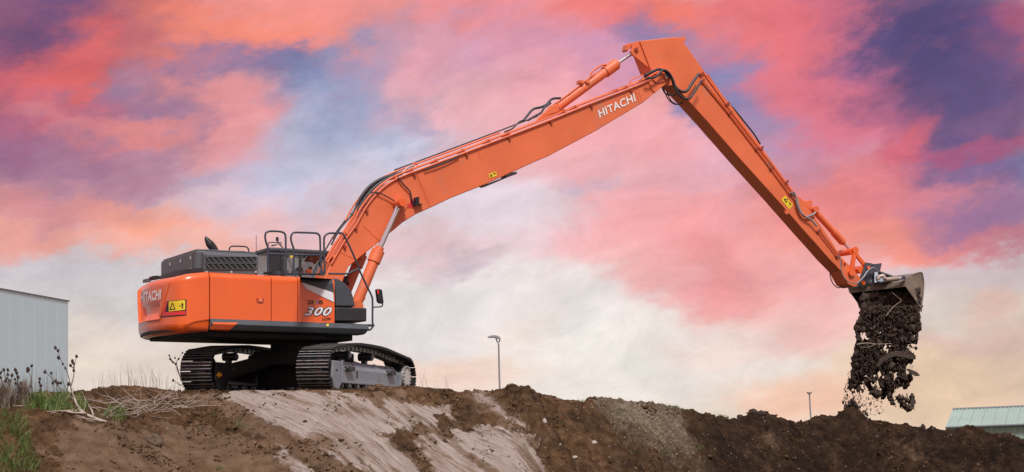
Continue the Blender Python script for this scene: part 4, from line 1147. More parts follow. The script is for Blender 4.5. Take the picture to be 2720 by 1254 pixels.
arm_line(0, SA - .03, .013, 'boom_paint_hazed', [(2172, 614), (2223, 681), (2228, 690)]); arm_line(6, SA - .03, .013, 'boom_paint_hazed', [(2172, 611), (2222, 676), (2230, 690), (2232, 705)])
pin(1752, 199, SA, .0, .01) if False else None
quad_decal('warning_sticker', Z7([(165, 145), (245, 237), (210, 284), (130, 190)]), bva, 'yellow_print', arm, 2, 2, .008)
for q in ([(152, 183), (162, 177), (182, 215), (176, 219)], [(152, 183), (190, 180), (192, 186), (156, 190)], [(190, 182), (194, 186), (182, 219), (176, 217)], [(205, 210), (228, 232), (222, 240), (204, 220)], [(212, 232), (218, 226), (214, 250), (208, 246)]):
    quad_decal('sticker_print', Z7(q), bva, 'black_print', arm, 1, 1, .012)
hose(Z7([(225, 115), (260, 150), (285, 185), (300, 250), (330, 320), (370, 355), (430, 340), (468, 315)]), SA - .06, .026, 'silver_hose', arm)
hose(Z7([(255, 110), (275, 160), (288, 230), (320, 310), (365, 352), (425, 388), (460, 425), (482, 450)]), SA - .09, .022, 'silver_hose', arm)
hose(Z7([(690, 740), (712, 770), (718, 850), (745, 945), (800, 1000), (870, 1012), (930, 965), (985, 890), (1040, 858), (1082, 900)]), SA - .16, .014, 'silver_hose', arm)
hose(Z7([(612, 850), (612, 930), (640, 1015), (690, 1055), (735, 1042), (772, 995)]), .2, .014, 'silver_hose', arm)
plate('arm_lug', Z7([(165, 295), (195, 300), (205, 325), (185, 335), (170, 320)]), SA - .01, SA + .05, 'boom_paint_hazed', arm, .005); plate('arm_lug', Z7([(105, 320), (135, 315), (150, 300), (160, 325), (118, 345), (102, 338)]), .18, .22, 'boom_paint_hazed', arm, .005)
# bucket cylinder and linkage
plate('cylinder_lug', Z7([(280, 140), (360, 200), (425, 190), (440, 210), (432, 265), (420, 290), (400, 275)]), -.13, -.08, 'boom_paint_hazed', arm, .008); plate('cylinder_lug', Z7([(280, 140), (360, 200), (425, 190), (440, 210), (432, 265), (420, 290), (400, 275)]), .08, .13, 'boom_paint_hazed', arm, .008)
bc = cylinder('bucket_cylinder', (2160, 557), (2236, 640), (2261, 668), 0, .082, .032)
c1, c2 = hp(2264, 668, -.24), hp(2264, 668, -.24) + LV * .48
lk = part('linkage_tube', MB().cyl(c1, c2, .085, 20), 'orange_paint', None, .006)
def link(name, a, b, w, s, th, m='orange_paint'):
    A, B = hp(*a, s), hp(*b, s); u = (B - A).normalized(); n = u.cross(LV).normalized()
    mb = MB().prism([A - n * w, B - n * w, B + n * w, A + n * w], LV * th)
    mb.cyl(A - LV * .006, A + LV * (th + .006), w * 1.7, 20); mb.cyl(B - LV * .006, B + LV * (th + .006), w * 1.6, 20)
    return part(name, mb, m, lk, .004)
link('side_link', (2273, 665), (2263, 724), .055, -.30, .07); link('side_link', (2273, 665), (2263, 724), .055, .23, .07)
link('bucket_link', (2270, 668), (2305, 712), .045, -.20, .07); link('bucket_link', (2270, 668), (2305, 712), .045, .13, .07)
pin(2262, 724, SA, .07, .07, 'orange_paint', arm); pin(2281, 713, -.2, .0, .01) if False else None
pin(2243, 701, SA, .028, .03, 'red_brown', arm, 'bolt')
c = hp(2288, 716, -.2); part('link_knuckle', MB().cyl(c, c + LV * .4, .10, 20), 'orange_paint', lk, .006)
# coupler
CP = Z7([(968, 806), (1010, 812), (1050, 822), (1125, 812), (1108, 880), (1090, 925), (1040, 960), (1010, 985), (968, 1040), (930, 1052), (903, 1040), (898, 1005), (925, 950), (945, 880)])
cp = plate('coupler_plate', CP, -.26, -.21, 'coupler_grey', None, .008)
plate('coupler_plate', CP, .21, .26, 'coupler_grey', cp, .008)
plate('coupler_body', Z7([(1030, 870), (1090, 860), (1100, 960), (1060, 1000), (1000, 1010), (985, 980)]), -.2, .2, 'coupler_grey', cp, .01)
plate('coupler_top', Z7([(1060, 835), (1125, 815), (1108, 885), (1060, 905)]), -.22, .22, 'coupler_grey', cp, .006)
pin(2306.6, 711.6, -.26, .048, .02, 'orange_paint', cp); pin(2292.6, 751.4, -.26, .055, .02, 'orange_paint', cp); pin(2313, 752, -.20, .085, .12, 'steel_grey', cp); pin(2326, 717, -.26, .03, .02, 'black_plastic', cp)

# ---- tilting bucket: long axis across the picture, mouth towards the viewer and down
D0 = 42.3
RA = P(2402, 746.5, D0); LA = P(2254, 764, D0 + 1.0)
WV = LA - RA
def xs(px, py, dd): return P(px, py, D0 + dd) - RA
SEC = [xs(2407, 762, -.06), xs(2402, 746.5, 0), xs(2420, 733, .42), xs(2446, 724, .9), xs(2452, 738, 1.02), xs(2453.5, 754, 1.02), xs(2451.5, 786, .8), xs(2446.5, 819, .40)]
SEC_s = [SEC[0], SEC[1]] + smooth_path(SEC[2:], 4)
cen = sum(SEC_s, Vector()) / len(SEC_s)
inner = []
for i, p in enumerate(SEC_s):
    dv = (cen - p); inner.append(p + dv.normalized() * .028)
mbk = MB()
ringR = [RA + p for p in SEC_s] + [RA + p for p in reversed(inner)]
ringL = [LA + p for p in SEC_s] + [LA + p for p in reversed(inner)]
mbk.loft([ringR, ringL], True, True, False)
bk = part('bucket', mbk, 'bucket_steel', None, .006)
wn = WV.normalized()
part('side_plate', MB().prism([RA + p for p in SEC_s], wn * .03), 'bucket_steel', bk, .004)
part('side_plate', MB().prism([LA + p * .985 for p in SEC_s], wn * -.03), 'bucket_steel', bk, .004)
for A in (RA, LA):
    rim = [A + p for p in SEC_s]
    part('rim', MB().loft([[q - wn * .012 * (1 if A is RA else -1), q + wn * .05 * (1 if A is RA else -1), q + wn * .05 * (1 if A is RA else -1) + (q - (A + cen)).normalized() * .02, q - wn * .012 * (1 if A is RA else -1) + (q - (A + cen)).normalized() * .02] for q in rim], True, True, False), 'bucket_steel', bk)
part('front_lip', MB().prism([RA + SEC[0], RA + SEC[1], RA + SEC[1] + Vector((-.01, -.05, -.01)), RA + SEC[0] + Vector((-.01, -.05, 0))], WV), 'bucket_steel', bk, .006)
part('cutting_edge', MB().prism([RA + SEC[7], RA + SEC[7] + Vector((0, .03, .01)), RA + SEC[7] + Vector((.01, -.05, -.08)), RA + SEC[7] + Vector((.01, -.065, -.075))], WV), 'bucket_steel', bk)
tcy = part('tilt_cylinder', MB().cyl(P(2348, 744, D0 + .05), P(2386, 740, D0 - .1), .062, 20), 'tan_steel', bk, .006)
part('rod', MB().cyl(P(2386, 740, D0 - .1), P(2399, 738.5, D0 - .12), .035, 14), 'chrome', tcy)
part('cylinder_eye', MB().cyl(P(2400, 738, D0 - .2), P(2402, 738.5, D0 - .0), .05, 16), 'coupler_grey', tcy)
part('valve_block', MB().tube(smooth_path([P(2332, 742, D0 - .05), P(2337, 735, D0 - .05), P(2346, 733, D0 - .05), P(2350, 741, D0 - .05)], 3), .05, 10), 'tan_steel', tcy)
part('hose', MB().tube(smooth_path([P(2334, 722, D0 + .2), P(2345, 726, D0 + .2), P(2362, 732, D0 + .15), P(2374, 736, D0 + .1)], 4), .03, 8), 'rubber', bk)
part('hose', MB().tube(smooth_path([P(2328, 735, D0 + .0), P(2330, 746, D0 - .1), P(2338, 750, D0 - .1), P(2350, 748, D0 - .1)], 4), .022, 8), 'rubber', bk)
part('bucket_bracket', MB().prism([P(2322, 752, D0 + .1), P(2322, 722, D0 + .25), P(2344, 722, D0 + .25), P(2372, 742, D0 + .15)], Vector((.05, .35, 0))), 'coupler_grey', bk, .01)

# ---- undercarriage
AX = math.radians(17.5)
AV = Vector((math.sin(AX), math.cos(AX), 0)); RV = Vector((math.cos(AX), -math.sin(AX), 0))
def U(a, r, z): return CM + AV * a + RV * r + UP * (ZG + z)
HALF, GAUGE, SHOE = 2.45, 1.295, .70
# belt path (a, z) of the shoe plate surface
def belt():
    r1, c1, r2, c2 = .415, (-HALF + .455, .455), .40, (HALF - .44, .44)
    pts = []
    for k in range(0, 25):        # near idler: from bottom round the front to the top
        a = -math.pi / 2 - math.pi * k / 24
        pts.append((c1[0] + r1 * math.cos(a), c1[1] + r1 * math.sin(a)))
    pts += [(-1.55, .935), (-1.15, .985), (-.75, 1.01), (-.2, 1.01), (.35, 1.0), (.75, .975), (1.3, .915)]
    for k in range(2, 25):
        a = math.pi / 2 - math.pi * k / 24
        pts.append((c2[0] + r2 * math.cos(a), c2[1] + r2 * math.sin(a)))
    return pts
BELT = belt()
def resample(pts, n):
    q = [Vector((x, y, 0)) for x, y in pts]; q.append(q[0])
    L_ = [0]
    for a, b in zip(q[:-1], q[1:]): L_.append(L_[-1] + (b - a).length)
    out = []
    for i in range(n):
        d = L_[-1] * (i + .5) / n; k = 0
        while L_[k + 1] < d: k += 1
        f = (d - L_[k]) / (L_[k + 1] - L_[k]); p = q[k].lerp(q[k + 1], f)
        d2 = d + .08; d1 = d - .08
        def at(dd):
            dd %= L_[-1]; kk = 0
            while L_[kk + 1] < dd: kk += 1
            return q[kk].lerp(q[kk + 1], (dd - L_[kk]) / (L_[kk + 1] - L_[kk]))
        tg = (at(d2) - at(d1)).normalized()
        out.append((p, tg))
    return out, L_[-1]
NSH = 50
SHOES, BL = resample(BELT, NSH)
pitch = BL / NSH
# one shoe in local axes: x along the belt, y across, z outward
shoe_plate = MB(); hw = SHOE / 2
shoe_plate.box((0, 0, .006), (pitch * .47, 0, 0), (0, hw, 0), (0, 0, .008))
for x in (-.33, 0, .33):
    b_, t_ = .013, .007
    xo = x * pitch
    shoe_plate.add([(xo - b_, -hw, .012), (xo + b_, -hw, .012), (xo + t_, -hw, .050), (xo - t_, -hw, .050), (xo - b_, hw, .012), (xo + b_, hw, .012), (xo + t_, hw, .050), (xo - t_, hw, .050)],
                   [(0, 1, 2, 3), (4, 7, 6, 5), (3, 2, 6, 7), (0, 3, 7, 4), (1, 5, 6, 2)])
shoe_bolts = MB()
for x in (-.17, .17):
    for y in (-.09, .09):
        shoe_plate.box((x * pitch, y, .02), (.013, 0, 0), (0, .014, 0), (0, 0, .008))
def shoe_mesh():
    me = bpy.data.meshes.new('track_shoe'); me.from_pydata([tuple(v) for v in shoe_plate.v], [], shoe_plate.f)
    me.materials.append(MATS['track_steel']); me.materials.append(MATS['grouser_steel'])
    for p in me.polygons:
        if p.center.z > .045 and abs(p.center.y) < .01: p.material_index = 1
    me.update(); return me
SHOE_ME = shoe_mesh()
link_mb = MB()
for y in (-.095, .095):
    link_mb.box((0, y, -.055), (pitch * .40, 0, 0), (0, .022, 0), (0, 0, .045))
link_mb.tube([(-pitch * .42, -.14, -.06), (-pitch * .42, .14, -.06)], .026, 8)
def crawler(side):
    rc = side * GAUGE
    fr = MB()
    # frame box: flat outer face, roof sloping inwards, both sides alike
    for sgn in (1,):
        sec = [(.26, .19), (.26, .50), (.10, .66), (-.10, .66), (-.26, .50), (-.26, .19)]
        fr.loft([[U(a, rc + r, z) for r, z in sec] for a in (-1.62, 1.62)], True, True, False)
    f = part('track_frame', fr, 'steel_grey' if side > 0 else 'shaded_steel', None, .012)  # far frame takes the dark copy, with the shade painted in
    out = side
    # outer ledge along the foot of the frame
    for o2 in (1, -1):
        part('frame_ledge', MB().box(U(0, rc + .275 * o2, .225), AV * 1.64, RV * .03, UP * .025), 'steel_grey', f, .006)
        part('frame_end', MB().box(U(1.63, rc + .275 * o2, .37), AV * .02, RV * .03, UP * .17), 'steel_grey', f, .006)
        for a in (-1.25, 1.05):
            part('step', MB().box(U(a, rc + .30 * o2, .50), AV * .16, RV * .055, UP * .045), 'black_paint', f, .008)
            for da in (-.05, .05):
                c = U(a - .165, rc + (.30 + da * .5) * o2, .50 + da * .3); part('bolt', MB().cyl(c, c - AV * .02, .012, 8), 'bolt_zinc', f)
        part('slot', MB().box(U(-.78, rc + .262 * o2, .40), AV * .035, RV * .004, UP * .075), 'black_plastic', f, .01)
        # idler guard at the near end
        g_ = [(-2.10, .64), (-1.66, .64), (-1.64, .20), (-1.80, .06), (-2.02, .08), (-2.13, .30)]
        part('idler_guard', MB().prism([U(a, rc + .245 * o2, z) for a, z in g_], RV * (.05 * o2)), 'steel_grey' if o2 == side else 'shaded_steel', f, .015)
        part('guard_rib', MB().prism([U(a, rc + .295 * o2, z) for a, z in ((-1.70, .66), (-1.64, .66), (-1.62, .20), (-1.68, .20))], RV * (.03 * o2)), 'steel_grey' if o2 == side else 'shaded_steel', f, .006)
        part('slot', MB().box(U(-1.92, rc + .297 * o2, .45), AV * .045, RV * .004, UP * .014), 'black_plastic', f)
        for a in (-1.45, -1.0, -.55, -.1, .35, .8, 1.25):
            part('roller_bracket', MB().box(U(a + .2, rc + .25 * o2, .175), AV * .012, RV * .05, UP * .05), 'steel_grey', f)
        for a in (-.95, .15, .9):
            part('roof_rib', MB().prism([U(a, rc + .25 * o2, .51), U(a + .5, rc + .25 * o2, .51), U(a + .42, rc + .10 * o2, .665), U(a + .34, rc + .10 * o2, .665)], UP * .012), 'steel_grey', f)
    for k in range(8):
        a = -1.45 + k * .415
        ro = part('track_roller', MB().cyl(U(a, rc - .17, .155), U(a, rc + .17, .155), .085, 18), 'black_paint', f)
        for o2 in (1, -1):
            part('roller_cap', MB().cyl(U(a, rc + .17 * o2, .16), U(a, rc + .235 * o2, .16), .042, 14), 'steel_grey', ro, .006)
    for a, zz in ((-.95, .80), (.28, .815)):
        cr_ = part('carrier_roller', MB().cyl(U(a, rc - .14, zz), U(a, rc + .16, zz), .085, 20), 'black_paint', f, .01)
        part('roller_cap', MB().cyl(U(a, rc + .16, zz), U(a, rc + .19, zz), .055, 18), 'steel_grey', cr_, .006)
        part('roller_post', MB().box(U(a, rc - .02, .70), AV * .06, RV * .05, UP * .08), 'black_paint', cr_)
    idl = part('idler', MB().cyl(U(-HALF + .455, rc - .09, .455), U(-HALF + .455, rc + .09, .455), .33, 40), 'black_paint', f, .02)
    for o2 in (1, -1):
        part('idler_hub', MB().cyl(U(-HALF + .455, rc + .09 * o2, .455), U(-HALF + .455, rc + .2 * o2, .455), .16, 24), 'black_paint', idl, .01)
    sp = part('sprocket', MB().cyl(U(HALF - .44, rc - .05, .44), U(HALF - .44, rc + .05, .44), .31, 40), 'black_paint', f)
    part('final_drive', MB().cyl(U(HALF - .44, rc - .05 * side, .44), U(HALF - .44, rc + .25 * side, .44), .285, 36), 'black_paint', sp, .02)
    part('drive_cover', MB().cyl(U(HALF - .44, rc + .25 * side, .44), U(HALF - .44, rc + .30 * side, .44), .255, 36), 'bolt_zinc' if side > 0 else 'steel_grey', sp, .012)
    for k in range(16):
        a = k / 16 * 2 * math.pi
        c = U(HALF - .44 + .215 * math.cos(a), rc + .30 * side, .44 + .215 * math.sin(a))
        part('bolt', MB().cyl(c, c + RV * .012 * side, .020, 8), 'black_plastic', sp)
    # chain and shoes
    ch = MB()
    for p, tg in SHOES:
        ex = AV * tg.x + UP * tg.y; ez = AV * tg.y - UP * tg.x     # outward: left of travel for this winding
        if (p.x * tg.y - (p.y - .45) * tg.x) * 1 < 0: ez = -ez
        o_ = U(p.x, rc, p.y)
        for (vv, ff, ss) in ((link_mb.v, link_mb.f, link_mb.sm),):
            base = len(ch.v)
            ch.v.extend(o_ + ex * v.x + RV * v.y + ez * v.z for v in vv)
            for f_ in ff: ch.f.append([i + base for i in f_]); ch.sm.append(False)
    chain = part('track_chain', ch, 'grouser_steel', None)
    for p, tg in SHOES:
        ex = AV * tg.x + UP * tg.y; ez = AV * tg.y - UP * tg.x
        if (p.x * tg.y - (p.y - .45) * tg.x) < 0: ez = -ez
        so = bpy.data.objects.new('track_shoe', SHOE_ME); COL.objects.link(so); so.parent = chain
        o_ = U(p.x, rc, p.y) - ORIGIN[EX.name]
        ey = ez.cross(ex)
        M = Matrix(((ex.x, ey.x, ez.x, o_.x), (ex.y, ey.y, ez.y, o_.y), (ex.z, ey.z, ez.z, o_.z), (0, 0, 0, 1)))
        so.matrix_local = M
    return f, idl
fR, iR = crawler(1)
fL, iL = crawler(-1)
for o_ in (fR, fL): pass
# car body between the tracks and swing ring
cbm = part('car_body', MB().prism([U(a, r, .62) for a, r in ((-.75, -.85), (.75, -.85), (.75, .85), (-.75, .85))], UP * .30), 'under_black', None, .03)
for a0, a1 in ((-.75, -1.25), (.75, 1.25)):
    for r0 in (-1, 1):
        part('car_body_leg', MB().loft([[U(a0 * .6 - .28, r0 * .5, .58), U(a0 * .6 + .28, r0 * .5, .58), U(a0 * .6 + .28, r0 * .5, .88), U(a0 * .6 - .28, r0 * .5, .88)],
                                        [U(a1 - .3, r0 * 1.05, .30), U(a1 + .3, r0 * 1.05, .30), U(a1 + .3, r0 * 1.05, .62), U(a1 - .3, r0 * 1.05, .62)]], True, True, False), 'under_black', cbm, .02)
part('car_body_panel', MB().box(U(-.2, 0, .42), AV * .02, RV * 1.0, UP * .26), 'under_black', cbm)
part('swing_ring', MB().cyl(U(0, 0, .90), U(0, 0, ZSB - ZG - .02), .72, 48), 'under_black', cbm)
for k in range(24):
    a = k / 24 * 6.283
    c = U(.70 * math.cos(a), .70 * math.sin(a), .955); part('bolt', MB().cyl(c, c + UP * .05, .02, 8), 'grey_paint', cbm)
mm = MB()
for i in range(5):
    c = U(-.55 + .1 * i, .1 + .18 * i, .66 - .01 * i)
mud_v = IV * np.array([.32, .12, .12]); mm.add([U(-.35 + v[1], .35 + v[0], .66 + v[2]) for v in mud_v], IF.tolist()); mm.add([U(-.35 + v[1], .65 + v[0] * .6, .62 + v[2] * .8) for v in mud_v], IF.tolist())
part('mud', mm, 'mud', cbm)
# direction arrow on the far track's inner guard
AR = [(574.5, 996), (582, 986.5), (582, 991.5), (589, 991.5), (589, 1000), (582, 1000), (582, 1005)]
base_r = -GAUGE + .30
def up_plane(px, py, r):
    rr = Vector(((px - CX) / F, 1, (HY - py) / F)); c0 = Vector((0, 0, EYE))
    k = (r + CM.dot(RV) - c0.dot(RV)) / rr.dot(RV); return c0 + rr * k
part('direction_arrow', MB().prism([up_plane(x, y, base_r) for x, y in AR], RV * .004), 'arrow_yellow', fL)

# ------------------------------------------------------------------ buildings and lamps beyond the bank
mat('panel_white', (.55, .72, .76), .45, var=.03, vscale=.4)
mat('coping', (.16, .175, .185), .5)
mat('roof_green', (.31, .42, .37), .5, var=.06, vscale=.5)
mat('wall_green', (.28, .39, .335), .55, var=.06, vscale=.5)
mat('lamp_grey', (.30, .31, .325), .5, metal=.3)
mat('lamp_dark', (.13, .13, .14), .5)
def warehouse():
    d0 = 62.0; c = P(181.5, 801, d0); dv = Vector((.192, 1, 0)).normalized()
    nv = Vector((dv.y, -dv.x, 0)); top = c.z; pw = .90; n = 24
    r = root('warehouse', (c.x, c.y, -.05), 'pale grey flat panelled warehouse behind the dry weeds', 'warehouse')
    for i in range(n):
        a = c - dv * (pw * i + .006); a.z = -.05; b = c - dv * (pw * (i + 1) - .006); b.z = -.05
        obj('wall_panel', MB().prism([a, b, b - nv * .08, a - nv * .08], UP * (top + .05)), 'panel_white', r, .006)
    a = c - dv * .02; a.z = -.05; b = c - dv * (pw * n); b.z = -.05
    obj('wall', MB().prism([a - nv * .10, b - nv * .10, b - nv * 14, a - nv * 14], UP * (top - .05)), 'coping', r)
    e = [Vector((q.x, q.y, -.05)) for q in (c + dv * .0, c - nv * 14)]
    obj('end_wall', MB().prism([e[0] + dv * .0 - nv * .09, e[1], e[1] + dv * .06, e[0] + dv * .06 - nv * .09], UP * (top + .05)), 'panel_white', r)
    a = c + dv * .08 + nv * .03; b = c - dv * (pw * n) + nv * .03
    obj('coping', MB().prism([a, b, b - nv * .16, a - nv * .16], UP * .045), 'coping', r)
    a.z += .04; b.z += .04
    obj('roof', MB().prism([a - nv * .2, b - nv * .2, b - nv * 14, a - nv * 14], UP * .03), 'coping', r)
warehouse()
def barn():
    d0 = 90.0; A = P(2512.5, 1132, d0); be = math.radians(20)
    ev = Vector((math.cos(be), -math.sin(be), .036)).normalized(); nv = Vector((math.sin(be), math.cos(be), 0))
    rise = (P(2528.6, 1088.6, 93.7) - A).z; w = 4.0; pw = .62; n = 22
    r = root('barn', (A.x, A.y, -.05), 'pale green corrugated metal barn beyond the dark soil mounds', 'barn')
    def rib_sheet(o, along, up, nn, width, ribs, depth):
        pts = []
        for k in range(ribs):
            f0 = k / ribs
            for f, h in ((0, 0), (.55, 0), (.65, depth), (.90, depth)): pts.append((f0 + f / ribs, h))
        pts.append((1, 0))
        v = []; f = []
        for (x, h) in pts: v.append(o + along * (x * width) + nn * h)
        m_ = len(v); v += [p + up for p in v]
        for i in range(m_ - 1): f.append((i, i + 1, m_ + i + 1, m_ + i))
        return MB().add(v, f)
    slope = nv * w + UP * rise; rn = ev.cross(slope).normalized()
    if rn.z < 0: rn = -rn
    for i in range(n):
        o = A - nv * .25 - UP * .05 + ev * (pw * i)
        obj('roof_sheet', rib_sheet(o, ev, slope * 1.06, rn, pw * .985, 3, .035), 'roof_green', r)
        o2 = A + ev * (pw * i) - UP * 2.4
        obj('wall_sheet', rib_sheet(o2 - nv * 0, ev, UP * 2.36, -nv, pw * .985, 3, .03), 'wall_green', r)
    L_ = pw * n
    obj('gutter', MB().tube([A - nv * .28 - UP * .08, A - nv * .28 - UP * .08 + ev * L_], .06, 8), 'coping', r)
    obj('ridge_cap', MB().tube([A + slope * 1.0 + rn * .03, A + slope + rn * .03 + ev * L_], .07, 8), 'coping', r)
    back = A + nv * 2 * w
    obj('gable_wall', MB().prism([A + ev * .06 - UP * 2.4, A + ev * .06, A + slope + ev * .06, back + ev * .06, back + ev * .06 - UP * 2.4], ev * .05), 'wall_green', r)
    obj('far_roof', MB().prism([A + slope, A + slope + ev * L_, back + ev * L_, back], UP * .03), 'roof_green', r)
    obj('wall', MB().prism([A + nv * .05 - UP * 2.4 + ev * .12, A + nv * .05 - UP * 2.4 + ev * L_, A + nv * .05 - UP * .1 + ev * L_, A + nv * .05 - UP * .1 + ev * .12], nv * .03), 'coping', r)
barn()
def lamp(d, top, base, r0, head, label, double=False):
    t = P(*top, d); b = P(*base, d); u = (t - b).normalized(); foot = b + u * ((-.05 - b.z) / u.z)
    r = root('street_lamp', foot, label, 'street lamp', 'street lamps beyond the bank')
    obj('pole', MB().tube([foot, foot.lerp(t, .5), t], [r0 * 1.25, r0 * 1.1, r0], 12), 'lamp_grey', r)
    obj('lamp_head', MB().prism([P(x, y, d - .16) for x, y in head], Vector((0, .32, 0))), 'lamp_grey' if not double else 'lamp_dark', r, .015)
    return r, t
r, t = lamp(75, (1324.3, 911), (1327.3, 1036), .040, [(1294, 895.5), (1300, 892), (1312, 889.5), (1322, 891), (1329, 896), (1328.5, 901), (1322, 899), (1312, 896.5), (1300, 897)], 'tall grey lamp post standing above the middle of the bank')
obj('bracket', MB().tube([P(1317, 898, 75), P(1321.5, 909.5, 75), P(1327, 907, 75), P(1328, 900, 75)], .03, 8), 'lamp_grey', r)
r, t = lamp(120, (2150, 1046), (2153.5, 1110), .055, [(2144, 1041), (2149, 1042), (2153, 1042), (2157.5, 1040.2), (2156, 1044), (2152.5, 1046.5), (2148, 1046.5)], 'small far lamp post with a double head beside the falling soil', True)

# ------------------------------------------------------------------ falling soil under the bucket
mat('backlit_soil', (.046, .029, .019), .9, var=.5, vscale=9)  # darkness of soil seen against the light, put into its colour
mat('slab_soil', (.060, .042, .030), .9, var=.4, vscale=6)
mat('straw', (.42, .34, .25), .8, var=.25, vscale=12)
Z8 = lambda L_: [(2180 + x / 2.7, 680 + y / 2.7) for x, y in L_]
def sample_poly(poly, n, rng):
    xs_ = [p[0] for p in poly]; ys_ = [p[1] for p in poly]; out = []
    while len(out) < n:
        x = rng.uniform(min(xs_), max(xs_), 4000); y = rng.uniform(min(ys_), max(ys_), 4000)
        k = in_poly(poly, x, y); out += list(zip(x[k], y[k]))
    return np.array(out[:n])
fr = np.random.default_rng(21)
DENSE = Z8([(285, 365), (700, 360), (712, 480), (695, 560), (690, 630), (640, 625), (610, 650), (640, 690), (680, 720), (640, 760), (612, 770), (605, 830), (625, 890), (570, 930), (490, 940), (430, 880), (390, 900), (345, 860), (305, 840), (275, 900), (240, 930), (220, 850), (235, 720), (262, 600), (245, 510), (280, 450)])
ps = sample_poly(DENSE, 42000, fr)
nz = .5 * fbm(ps[:, 0] / 20, ps[:, 1] / 30, 3, 3) + .5 * fbm(ps[:, 0] / 6, ps[:, 1] / 9, 3, 9)
yy = (ps[:, 1] - 815) / 220.0
keep = nz > (.28 + .20 * np.clip(yy, 0, 1.2) ** .8)
ps = ps[keep]
dd = D0 + .45 + (fr.random(len(ps)) - .5) * .7
cen_ = np.stack([(ps[:, 0] - CX) / F * dd, dd, EYE + (HY - ps[:, 1]) / F * dd], -1)
szs = .007 + .024 * fr.random(len(ps)) ** 4 + (fr.random(len(ps)) < .014) * (.02 + .045 * fr.random(len(ps)))
# strings and flecks further down
def string(pts, n, spread, s0, s1):
    P_ = smooth_path([Vector((x, y, 0)) for x, y in Z8(pts)], 8); k = fr.integers(0, len(P_), n)
    q = np.array([(P_[i].x, P_[i].y) for i in k]) + fr.normal(0, spread, (n, 2)); d_ = D0 + .45 + (fr.random(n) - .5) * .5
    return np.stack([(q[:, 0] - CX) / F * d_, d_, EYE + (HY - q[:, 1]) / F * d_], -1), s0 + (s1 - s0) * fr.random(n)
parts_ = [(cen_, szs)]
inb = sample_poly([(2292, 786), (2436, 772), (2446, 818), (2290, 820)], 900, fr); di = D0 + .35 + .55 * fr.random(900)
parts_.append((np.stack([(inb[:, 0] - CX) / F * di, di, EYE + (HY - inb[:, 1]) / F * di], -1), .03 + .05 * fr.random(900)))
for pts, n, sp, a, b in (([(330, 880), (350, 940), (390, 985), (450, 1000)], 90, 3, .02, .06), ([(360, 985), (440, 975), (500, 1020), (520, 1060)], 60, 2.5, .02, .05),
                         ([(430, 900), (470, 940), (540, 930), (610, 905), (640, 870)], 110, 3.5, .02, .07), ([(560, 1005), (575, 1040), (600, 1075), (640, 1095), (660, 1050), (655, 1005)], 130, 2.2, .02, .05),
                         ([(565, 1010), (600, 1030), (640, 1050)], 40, 2, .02, .04), ([(250, 850), (225, 900), (215, 950)], 70, 4, .015, .05), ([(300, 870), (270, 900), (250, 930)], 60, 4, .015, .05),
                         ([(470, 960), (500, 980), (530, 940), (580, 900)], 70, 3, .015, .05), ([(270, 960), (300, 965)], 14, 1.5, .02, .04), ([(220, 1050), (235, 1070), (225, 1100)], 60, 4, .02, .06),
                         ([(165, 1040), (175, 1080), (190, 1090)], 30, 3, .012, .03), ([(270, 1100), (310, 1130), (330, 1140)], 26, 3, .01, .03), ([(640, 650), (680, 660)], 12, 2, .015, .03), ([(500, 740), (560, 800), (600, 760)], 60, 4, .03, .07)):
    parts_.append(string(pts, n, sp, a, b))
fl = sample_poly(Z8([(200, 820), (270, 870), (300, 1000), (440, 1030), (460, 1130), (330, 1150), (180, 1120), (150, 980), (190, 880)]), 420, fr)
d_ = D0 + .45 + (fr.random(len(fl)) - .5) * .8
parts_.append((np.stack([(fl[:, 0] - CX) / F * d_, d_, EYE + (HY - fl[:, 1]) / F * d_], -1), .004 + .014 * fr.random(len(fl)) ** 2))
fc = np.concatenate([a for a, _ in parts_]); fs_ = np.concatenate([b for _, b in parts_])
tr_ = sample_poly(Z8([(215, 800), (640, 640), (690, 760), (650, 900), (640, 1060), (540, 1090), (430, 1010), (300, 1120), (180, 1100), (160, 960)]), 900, fr)
tn = fbm(tr_[:, 0] / 10, tr_[:, 1] / 60, 3, 13); tr_ = tr_[tn > .52]; dt_ = D0 + .45 + (fr.random(len(tr_)) - .5) * .7
o = scatter('falling_crumbs', np.stack([(tr_[:, 0] - CX) / F * dt_, dt_, EYE + (HY - tr_[:, 1]) / F * dt_], -1), .006 + .018 * fr.random(len(tr_)) ** 2, 'backlit_soil', (.55, .55, 2.4), .4, fr)
tag(o, 'fine drawn out crumbs trailing below the falling soil', 'soil', kind='stuff')
o = scatter('falling_soil', fc, fs_, 'backlit_soil', (.85, .85, 1.45), .6, fr)
tag(o, 'dark crumbled soil pouring out of the bucket onto the mound', 'soil', kind='stuff')
for pts, lab, th in (([(395, 790), (430, 735), (480, 700), (540, 680), (610, 690), (660, 715), (685, 740), (640, 742), (590, 725), (530, 722), (480, 740), (440, 770), (420, 800)], 'long curved brown slab of earth in the falling soil', .3),
                     ([(610, 812), (640, 815), (690, 838), (712, 862), (680, 864), (640, 840)], 'small pointed brown slab jutting sideways out of the falling soil', .2),
                     ([(636, 1104), (640, 1060), (656, 1005), (668, 1060), (662, 1095)], 'lowest upright dark slab hanging in the falling soil', .16)):
    pl = Z8(pts); c = P(sum(p[0] for p in pl) / len(pl), sum(p[1] for p in pl) / len(pl), D0 + .1)
    mb = MB().prism([P(x + random.uniform(-.6, .6), y + random.uniform(-.6, .6), D0 + .1) for x, y in pl], Vector((.05, th, .03)))
    tag(obj('soil_slab', mb, 'slab_soil', None, .012, c), lab, 'soil slab')
